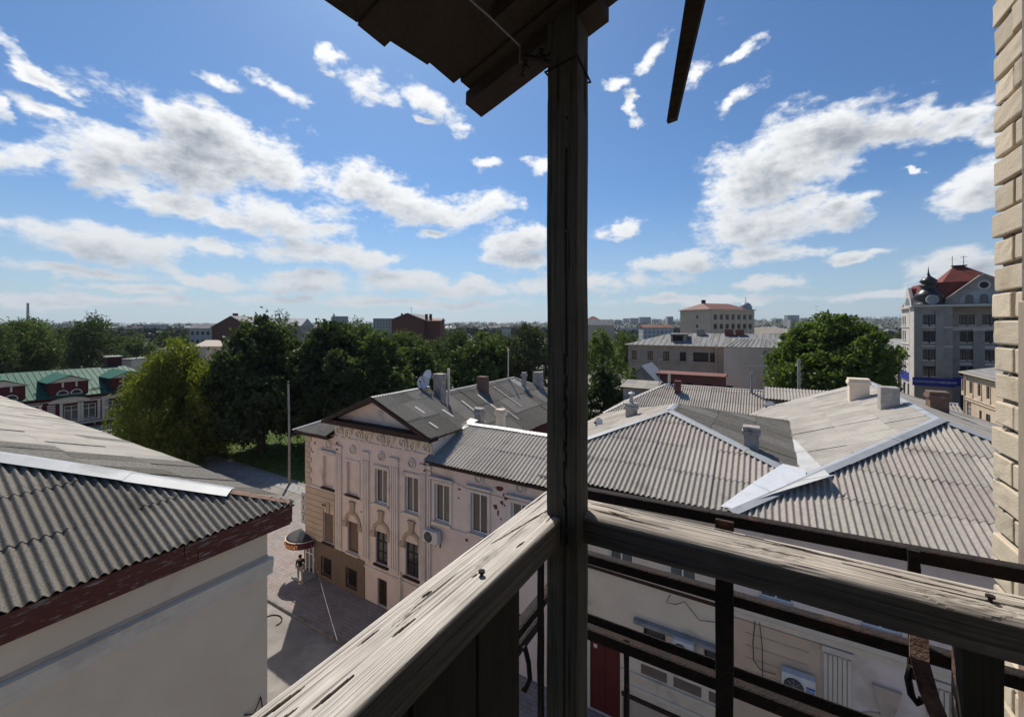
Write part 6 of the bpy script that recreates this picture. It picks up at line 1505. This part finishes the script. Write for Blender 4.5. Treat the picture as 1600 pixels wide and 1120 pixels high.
# ------------------------------------------------------------------ passer-by
def person():
    b = at_g(469, 908, .135); t = thing('person', 'person in dark top and pale trousers walking along the pavement with a bag', 'person', (b.x, b.y, .135))
    S = 1.66 / 1.75
    J = {'pel': (0, 0, .93), 'sp': (0, .01, 1.15), 'ch': (0, .0, 1.36), 'nk': (0, .0, 1.50), 'hd': (0, .03, 1.60), 'ht': (0, .02, 1.74),
         'sl': (-.18, 0, 1.42), 'el': (-.25, -.10, 1.15), 'wl': (-.24, .06, .94), 'hl': (-.24, .11, .86), 'sr': (.18, 0, 1.42), 'er': (.24, .10, 1.16), 'wr': (.23, .26, 1.02), 'hr': (.22, .32, .97),
         'jl': (-.09, 0, .90), 'kl': (-.10, .22, .50), 'al': (-.10, .14, .10), 'fl': (-.10, .30, .03), 'jr': (.09, 0, .90), 'kr': (.10, -.06, .50), 'ar': (.10, -.34, .16), 'fr': (.10, -.27, .03)}
    E = [('pel', 'sp'), ('sp', 'ch'), ('ch', 'nk'), ('nk', 'hd'), ('hd', 'ht'), ('ch', 'sl'), ('sl', 'el'), ('el', 'wl'), ('wl', 'hl'), ('ch', 'sr'), ('sr', 'er'), ('er', 'wr'), ('wr', 'hr'),
         ('pel', 'jl'), ('jl', 'kl'), ('kl', 'al'), ('al', 'fl'), ('pel', 'jr'), ('jr', 'kr'), ('kr', 'ar'), ('ar', 'fr')]
    Rd = {'pel': .14, 'sp': .125, 'ch': .14, 'nk': .055, 'hd': .095, 'ht': .07, 'sl': .06, 'el': .045, 'wl': .032, 'hl': .035, 'sr': .06, 'er': .045, 'wr': .032, 'hr': .035, 'jl': .095, 'kl': .062, 'al': .045, 'fl': .035, 'jr': .095, 'kr': .062, 'ar': .045, 'fr': .035}
    yaw = R(62); M = Matrix.Translation((b.x, b.y, .135)) @ Matrix.Rotation(yaw, 4, 'Z') @ Matrix.Scale(S, 4)
    def grow(names, edges, mat, nm, k=1.0):
        me = bpy.data.meshes.new(nm); idx = {n: i for i, n in enumerate(names)}
        me.from_pydata([J[n] for n in names], [(idx[a], idx[c]) for a, c in edges], []); me.update()
        o = bpy.data.objects.new(nm, me); C.objects.link(o)
        sk = o.modifiers.new('skin', 'SKIN'); ss = o.modifiers.new('sub', 'SUBSURF'); ss.levels = 2; ss.render_levels = 2
        if not me.skin_vertices: me.skin_vertices.new() if hasattr(me.skin_vertices, 'new') else None
        for i, n in enumerate(names): me.skin_vertices[0].data[i].radius = (Rd[n] * k,) * 2
        me.skin_vertices[0].data[0].use_root = True
        dg = bpy.context.evaluated_depsgraph_get(); m2 = bpy.data.meshes.new_from_object(o.evaluated_get(dg)); bpy.data.objects.remove(o)
        m2.polygons.foreach_set('use_smooth', [True] * len(m2.polygons)); m2.materials.clear()
        return mobj(nm, m2, mat, t, M)
    grow(list(J), E, mk('skin', (.42, .26, .19), rough=.6), 'body')
    grow(['pel', 'sp', 'ch', 'sl', 'el', 'sr', 'er'], [('pel', 'sp'), ('sp', 'ch'), ('ch', 'sl'), ('sl', 'el'), ('ch', 'sr'), ('sr', 'er')], mk('dark_cloth', (.025, .025, .03), rough=.9), 'shirt', 1.12)
    grow(['pel', 'jl', 'kl', 'al', 'jr', 'kr', 'ar'], [('pel', 'jl'), ('jl', 'kl'), ('kl', 'al'), ('pel', 'jr'), ('jr', 'kr'), ('kr', 'ar')], mk('pale_cloth', (.42, .36, .31), rough=.9), 'trousers', 1.14)
    h = MB(); h.lathe((0, .0, 1.58), [(.07, -.02), (.108, .03), (.112, .09), (.085, .15), (0, .175)], 12); h.smooth = True; mobj('hair', h.mesh('hair'), mk('hair_dark', (.02, .015, .012), rough=.6), t, M)
    m = MB(); m.box(.17, .25, .18, .42, .62, .92); o = m.bevel('handbag', mk('bag_dark', (.03, .025, .025), rough=.6), None, .02, 2); o.matrix_basis = M; tag(o, 'small dark bag held by the walking person', 'bag')
person()

# ------------------------------------------------------------------ the balcony we stand on and the brick house that carries it
E = EYE
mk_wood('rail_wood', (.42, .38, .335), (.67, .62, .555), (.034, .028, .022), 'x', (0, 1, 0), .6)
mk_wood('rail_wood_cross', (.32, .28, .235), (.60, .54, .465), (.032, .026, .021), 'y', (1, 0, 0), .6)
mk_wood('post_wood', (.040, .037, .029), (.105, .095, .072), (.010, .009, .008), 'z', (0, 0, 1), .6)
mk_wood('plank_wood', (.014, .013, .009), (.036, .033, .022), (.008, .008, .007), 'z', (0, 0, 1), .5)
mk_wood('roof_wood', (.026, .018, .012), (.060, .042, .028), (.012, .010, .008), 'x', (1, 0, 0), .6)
mk('rust_iron', (.012, .009, .008), (.026, .014, .010), 22, .8, .5, 90, c3=(.085, .034, .016), s3=9, t3=(.60, .72))
mk('rust_bright', (.20, .13, .10), (.12, .06, .04), 25, .85, .5, 120, c3=(.05, .02, .016), s3=12)
mk('brick_cream', (.60, .51, .38), (.54, .455, .335), 9, .92, .2, 120, c3=(.43, .345, .235), s3=5, rnd=.15)
mk('mortar', (.30, .275, .24), (.16, .145, .125), 30, .97, .9, 70)
def balcony():
    t = thing('balcony', 'old wooden balcony with weathered handrails, dark corner post and rusty iron bars', 'balcony', (0, 0, E - 1.6))
    sl = .366; Z = lambda x: E + .816 + sl * (x + .95)
    # handrails
    timber('handrail', 'y', (-.635, .0, E - .667), 1.42, .142, .094, MATS['rail_wood'], t, 420, 90, .012, 1.5, 3.0, side_shade=True,
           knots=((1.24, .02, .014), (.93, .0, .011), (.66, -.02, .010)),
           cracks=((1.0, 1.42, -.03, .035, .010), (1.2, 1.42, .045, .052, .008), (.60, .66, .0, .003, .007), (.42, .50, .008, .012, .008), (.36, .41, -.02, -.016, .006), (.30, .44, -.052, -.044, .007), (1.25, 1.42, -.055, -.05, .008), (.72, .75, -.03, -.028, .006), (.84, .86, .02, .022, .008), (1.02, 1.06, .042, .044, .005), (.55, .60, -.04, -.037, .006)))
    timber('handrail', 'x', (-.545, 1.377, E - .667), 1.35, .135, .094, MATS['rail_wood_cross'], t, 400, 84, .018, 2.0, 11.0, side_shade=True,
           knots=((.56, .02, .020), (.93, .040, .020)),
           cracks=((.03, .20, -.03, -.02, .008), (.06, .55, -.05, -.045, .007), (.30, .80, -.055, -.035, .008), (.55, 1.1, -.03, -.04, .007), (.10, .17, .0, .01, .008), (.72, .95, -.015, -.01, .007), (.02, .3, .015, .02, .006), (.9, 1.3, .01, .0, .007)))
    # corner post
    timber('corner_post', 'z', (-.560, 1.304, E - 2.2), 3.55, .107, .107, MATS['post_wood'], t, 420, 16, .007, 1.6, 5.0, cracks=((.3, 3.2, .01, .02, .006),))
    # planks below the left rail
    for i, (a, b) in enumerate(((-.1, .135), (.143, .375), (.383, .615), (.623, .845), (.853, 1.06))):
        z1 = E - .715 - random.uniform(.0, .012)
        timber('plank', 'z', (-.615, (a + b) / 2, z1 - 1.0), 1.0, .024, b - a, MATS['plank_wood'], t, 60, 4, .004, 1.0, 20.0 + i)
    # iron: an angle railing stands outside the timber
    def angle(p0, p1, up, out, nm='railing_bar', mat='rust_iron', th=.006, lit=True):
        """angle iron from p0 to p1: a vertical leaf of height up and a flat leaf reaching 'out'"""
        p0, p1 = Vector(p0), Vector(p1); m = MB(); o = Vector(out)
        ol = o.normalized() * th
        m.prism([p0, p1, p1 + Vector((0, 0, up)), p0 + Vector((0, 0, up))], ol)
        z = Vector((0, 0, up if up < 0 else 0)) * 0
        m.prism([p0 + ol * 1.01, p1 + ol * 1.01, p1 + o, p0 + o], (0, 0, -th))
        return m.bevel(nm, MATS[mat], t, .0015, 1)
    YO = 1.55
    angle((-.70, YO, E - .640), (.62, YO, E - .604), -.036, (0, .035, 0))
    angle((-.70, 1.50, E - .858), (.62, 1.50, E - .845), -.034, (0, .034, 0))
    angle((-.70, 1.50, E - 1.135), (.62, 1.50, E - 1.13), -.040, (0, .036, 0))
    angle((-.70, 1.555, E - 1.150), (.62, 1.555, E - 1.145), .034, (0, .02, 0))
    XO = -.745
    angle((XO, -.4, E - 1.135), (XO, 1.50, E - 1.135), -.040, (-.036, 0, 0))
    angle((XO + .05, -.4, E - 1.01), (XO + .05, 1.50, E - 1.01), -.030, (-.036, 0, 0))
    def upright(x, y, z0, z1, w, d, nm='railing_post', mat='rust_iron'):
        m = MB(); n = 14; vs = []
        for i in range(n + 1):                        # flaky edges
            z = z0 + (z1 - z0) * i / n; e = lambda: random.uniform(-.0016, .0016)
            vs += [(x - w / 2 + e(), y - d / 2, z), (x + w / 2 + e(), y - d / 2, z), (x + w / 2 + e(), y + d / 2, z), (x - w / 2 + e(), y + d / 2, z)]
        m.add(vs, [(i * 4 + k, i * 4 + (k + 1) % 4, i * 4 + 4 + (k + 1) % 4, i * 4 + 4 + k) for i in range(n) for k in range(4)] + [(3, 2, 1, 0), (n * 4, n * 4 + 1, n * 4 + 2, n * 4 + 3)])
        return m.obj(nm, MATS[mat], t)
    p = at_y(1132, 950, 1.475); upright(p.x, 1.475, E - 1.75, E - .61, .050, .012)
    p = at_y(1428, 950, 1.53); upright(p.x, 1.53, E - .95, E - .605, .024, .010)
    p = at_y(1529, 1060, 1.36); upright(p.x, 1.36, E - 1.7, E - .716, .062, .05, 'rail_support', 'plank_wood')
    p = at_y(1506, 1060, 1.372); upright(p.x - .004, 1.385, E - 1.7, E - .72, .010, .06, 'support_strap', 'rust_bright')
    p = at_y(979, 1080, 1.52); upright(p.x, 1.52, E - 1.9, E - 1.13, .017, .014)
    p = at_d(845, 1000, 1.42); upright(p.x, p.y, E - 1.9, E - .72, .018, .018)
    # bent flat strap hanging inside the railing at right
    a, b, c, d = at_y(1436, 985, 1.44), at_y(1437, 1030, 1.40), at_y(1452, 1085, 1.37), at_y(1475, 1140, 1.35)
    def strap(pts, w, mat, nm):
        m = MB(); vs = []
        for i, q in enumerate(pts):
            q = Vector(q); vs += [q + Vector((-w / 2, 0, 0)), q + Vector((w / 2, 0, 0)), q + Vector((w / 2, .006, 0)), q + Vector((-w / 2, .006, 0))]
        n = len(pts) - 1
        m.add(vs, [(i * 4 + k, i * 4 + (k + 1) % 4, i * 4 + 4 + (k + 1) % 4, i * 4 + 4 + k) for i in range(n) for k in range(4)] + [(3, 2, 1, 0), (n * 4, n * 4 + 1, n * 4 + 2, n * 4 + 3)])
        return m.obj(nm, MATS[mat], t)
    strap([at_y(1428, 960, 1.5), a], .036, 'rust_iron', 'bent_strap'); strap([a, b, c, d], .036, 'rust_bright', 'bent_strap')
    m = MB(); pts = [at_y(1424, 1040, 1.42), at_y(1419, 1060, 1.42), at_y(1424, 1085, 1.41), at_y(1433, 1098, 1.41), at_y(1441, 1092, 1.41)]; m.tube(pts, .008, 6); m.obj('hook', MATS['rust_iron'], t)
    m = MB(); pts = [at_d(820, 1010, 1.42), at_d(826, 1035, 1.42), at_d(828, 1060, 1.40), at_d(820, 1078, 1.40), at_d(814, 1074, 1.40)]; m.tube(pts, .009, 6); m.obj('hook', MATS['rust_iron'], t)
    # nail heads
    for (x, y, z) in ((.437, 1.365, E - .618), (-.625, .27, E - .619), (-.60, .86, E - .619)):
        m = MB(); m.lathe((x, y, z - .006), [(.004, 0), (.004, .012), (.0085, .013), (.0085, .018), (0, .019)], 8); m.obj('nail', MATS['rust_iron'], t)
    n0 = at_d(806, 897, 1.22); m = MB(); m.tube([n0, n0 + Vector((.03, -.012, .0))], .003, 6); m.lathe(n0 + Vector((.03, -.012, -.002)), [(.007, -.005), (.007, .005), (0, .006)], 8); m.obj('nail', MATS['rust_iron'], t)
    # unseen boards behind us, added to keep the balcony dark
    for i in range(9): MB().box(-.70 + i * .148, -.556 + i * .148, -1.06, -1.03, E - 1.62, Z(-.70 + i * .148) + .04).obj('shade_plank', MATS['plank_wood'], t)
    # floor slab
    box('floor_slab', MATS['concrete'], t, -.74, .64, -2.4, 1.42, E - 1.78, E - 1.62)
    # lean-to roof: boards run down from the house wall, ragged at their lower ends
    def board(y0, y1, xa, xb, lift, th=.026, nm='roof_board', cut=0.0):
        m = MB(); k = 10; vs = []
        for i in range(k + 1):
            x = xa + (xb - xa) * i / k; z = Z(x) + lift
            for (yy, zz) in ((y0, z), (y1, z), (y1, z + th), (y0, z + th)):
                vs.append((x + (cut * (yy - y0) if i == 0 else 0) + (random.uniform(-.006, .006) if i == 0 else 0), yy, zz))
        m.add(vs, [(i * 4 + q, i * 4 + (q + 1) % 4, i * 4 + 4 + (q + 1) % 4, i * 4 + 4 + q) for i in range(k) for q in range(4)] + [(3, 2, 1, 0), (k * 4, k * 4 + 1, k * 4 + 2, k * 4 + 3)])
        return m.obj(nm, MATS['roof_wood'], t)
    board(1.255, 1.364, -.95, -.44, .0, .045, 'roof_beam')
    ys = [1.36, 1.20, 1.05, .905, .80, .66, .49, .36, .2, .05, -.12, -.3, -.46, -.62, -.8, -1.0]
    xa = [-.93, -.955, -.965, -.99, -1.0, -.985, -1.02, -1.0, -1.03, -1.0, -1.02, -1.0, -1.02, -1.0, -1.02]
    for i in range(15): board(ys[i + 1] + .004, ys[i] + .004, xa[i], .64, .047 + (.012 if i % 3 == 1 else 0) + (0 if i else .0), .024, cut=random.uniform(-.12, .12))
    board(1.06, 1.10, -.7, .6, .005, .04, 'roof_batten'); board(.20, .26, -.8, .6, .0, .045, 'roof_beam'); board(-.9, -.8, -.9, .6, .0, .045, 'roof_beam')
    # a cover of roofing over the boards
    m = MB(); m.prism([(-1.02, -1.02, Z(-1.02) + .09), (.64, -1.02, Z(.64) + .09), (.64, 1.38, Z(.64) + .09), (-.9, 1.38, Z(-.9) + .09)], (0, 0, .012)); m.obj('roofing_felt', mk('felt', (.05, .05, .05), rough=.95), t)
    # lath hanging from the roof edge
    p0, p1 = at_y(1050, 190, 1.36), at_y(1087, 0, 1.23); e = (p1 - p0); p2 = p1 + e * .55
    m = MB(); vs = []
    for q, w in ((p0, .028), (p1, .050), (p2, .056)):
        vs += [q + Vector((-w / 2, -.010, 0)), q + Vector((w / 2, -.010, .004)), q + Vector((w / 2, .012, .004)), q + Vector((-w / 2, .012, 0))]
    m.add(vs, [(i * 4 + k, i * 4 + (k + 1) % 4, i * 4 + 4 + (k + 1) % 4, i * 4 + 4 + k) for i in range(2) for k in range(4)] + [(3, 2, 1, 0), (8, 9, 10, 11)]); m.obj('hanging_lath', MATS['roof_wood'], t)
    # wire and twisted scraps at the post head
    w0, w1 = at_d(700, -30, 1.05), at_d(812, 72, 1.32)
    m = MB(); m.tube([w0, (w0 + w1) / 2 + Vector((0, 0, .004)), w1, w1 + Vector((0.0, 0, -.05))], .0028, 5); m.obj('wire', mk('steel_wire', (.22, .21, .20), rough=.5, metal=.5), t)
    for s in range(4):
        rr = random.Random(s + 3); q = at_d(822 + s * 9, 86, 1.30); pts = [q]
        for k in range(7): pts.append(pts[-1] + Vector((rr.uniform(-.016, .016), rr.uniform(-.01, .01), rr.uniform(-.022, .012))))
        m = MB(); m.tube(pts, .0035, 5); m.obj('wire_scrap', MATS['rust_iron'], t)
    z = E + .83; m = MB(); m.tube([(-.617, 1.247, z), (-.503, 1.247, z + .018), (-.503, 1.361, z - .01), (-.617, 1.361, z)], .004, 5, closed=True); m.obj('wire_tie', MATS['rust_iron'], t)
    m = MB(); m.tube([at_d(818, 88, 1.28), at_d(842, 92, 1.27), at_d(860, 98, 1.24)], [.008, .009, .006], 6); m.obj('hook', MATS['rust_iron'], t)
balcony()

def brick_house():
    t = thing('brick_house', 'cream brick wall of our own house at the right edge', 'house', (3, -3, 0))
    XW, YC = .638, 1.97
    box('wall_core', MATS['mortar'], t, XW + .016, 9, -9, YC - .016, 0, 20.5)
    ch, j = .0845, .0115
    # bricks of the corner that can be seen, laid header and stretcher by turns
    k = 0; z = E - 1.75
    while z < E + 1.6:
        hz = ch - j; y = YC + random.uniform(-.003, .003); cut = .118 if k % 2 else .252
        ln = [.118, .252, .118, .252] if k % 2 else [.252, .118, .252, .118]
        for q, L in enumerate(ln):
            y0 = y - L
            dx = random.uniform(-.005, .003); m = MB(); m.box(XW + dx, XW + .11, y0, y, z + random.uniform(-.0015, .0015), z + hz + random.uniform(-.002, .0015))
            me = m.mesh('brick'); bm = bmesh.new(); bm.from_mesh(me)
            bmesh.ops.subdivide_edges(bm, edges=bm.edges, cuts=2, use_grid_fill=True)
            for v in bm.verts:
                nn = noise.noise(v.co * 34) * .0019 + noise.noise(v.co * 90) * .0006; v.co += Vector((nn, noise.noise(v.co * 30 + Vector((5, 5, 5))) * .0014, noise.noise(v.co * 28 + Vector((9, 1, 3))) * .0022))
            bmesh.ops.bevel(bm, geom=[e for e in bm.edges if e.calc_face_angle(0) > .9], offset=random.uniform(.0025, .0065), segments=2, affect='EDGES', profile=.5)
            bm.to_mesh(me); bm.free(); mobj('brick', me, MATS['brick_cream'], t)
            # mortar squeezed out here and there
            if random.random() < .45:
                m = MB(); yy = y0 + L * random.uniform(.2, .9); m.lathe((XW + .014, yy, z - j * .5), [(0, -.006), (random.uniform(.008, .018), -.003), (random.uniform(.006, .014), .003), (0, .006)], 9); m.obj('mortar_lump', MATS['mortar'], t)
            y = y0 - j
        z += ch; k += 1
    # board with rust streaks fixed to the wall nearer to us, a narrower one above
    mk('stained_board', (.34, .285, .215), (.26, .215, .16), 7, .8, .2, 40, stretch=(1, 1, .25), c3=(.24, .11, .055), s3=6, t3=(.58, .70))
    MB().box(XW - .03, XW + .02, 1.44, 1.733, E - 1.7, E + .066).bevel('edge_board', MATS['stained_board'], t, .003, 1)
    MB().box(XW - .02, XW + .02, 1.44, 1.742, E + .068, E + 1.6).bevel('edge_board', mk('grey_board', (.20, .185, .165), (.15, .135, .12), 8, .85, .3, 50), t, .003, 1)
brick_house()

# ------------------------------------------------------------------ air: far things fade a little to blue
def haze():
    o = MB().box(-9000, 9000, -9000, 9000, -1.5, 260).obj('haze', None); setting(o, 'stuff')
    mt = bpy.data.materials.new('air'); mt.use_nodes = True; w = NT(mt.node_tree); w.N.remove(w.N['Principled BSDF'])
    v = w.n('ShaderNodeVolumePrincipled'); v.inputs['Color'].default_value = (.80, .88, 1.0, 1); v.inputs['Density'].default_value = HAZE; v.inputs['Anisotropy'].default_value = .2
    w.L.new(v.outputs[0], w.N['Material Output'].inputs['Volume']); o.data.materials.append(mt)
HAZE = .00006
haze()
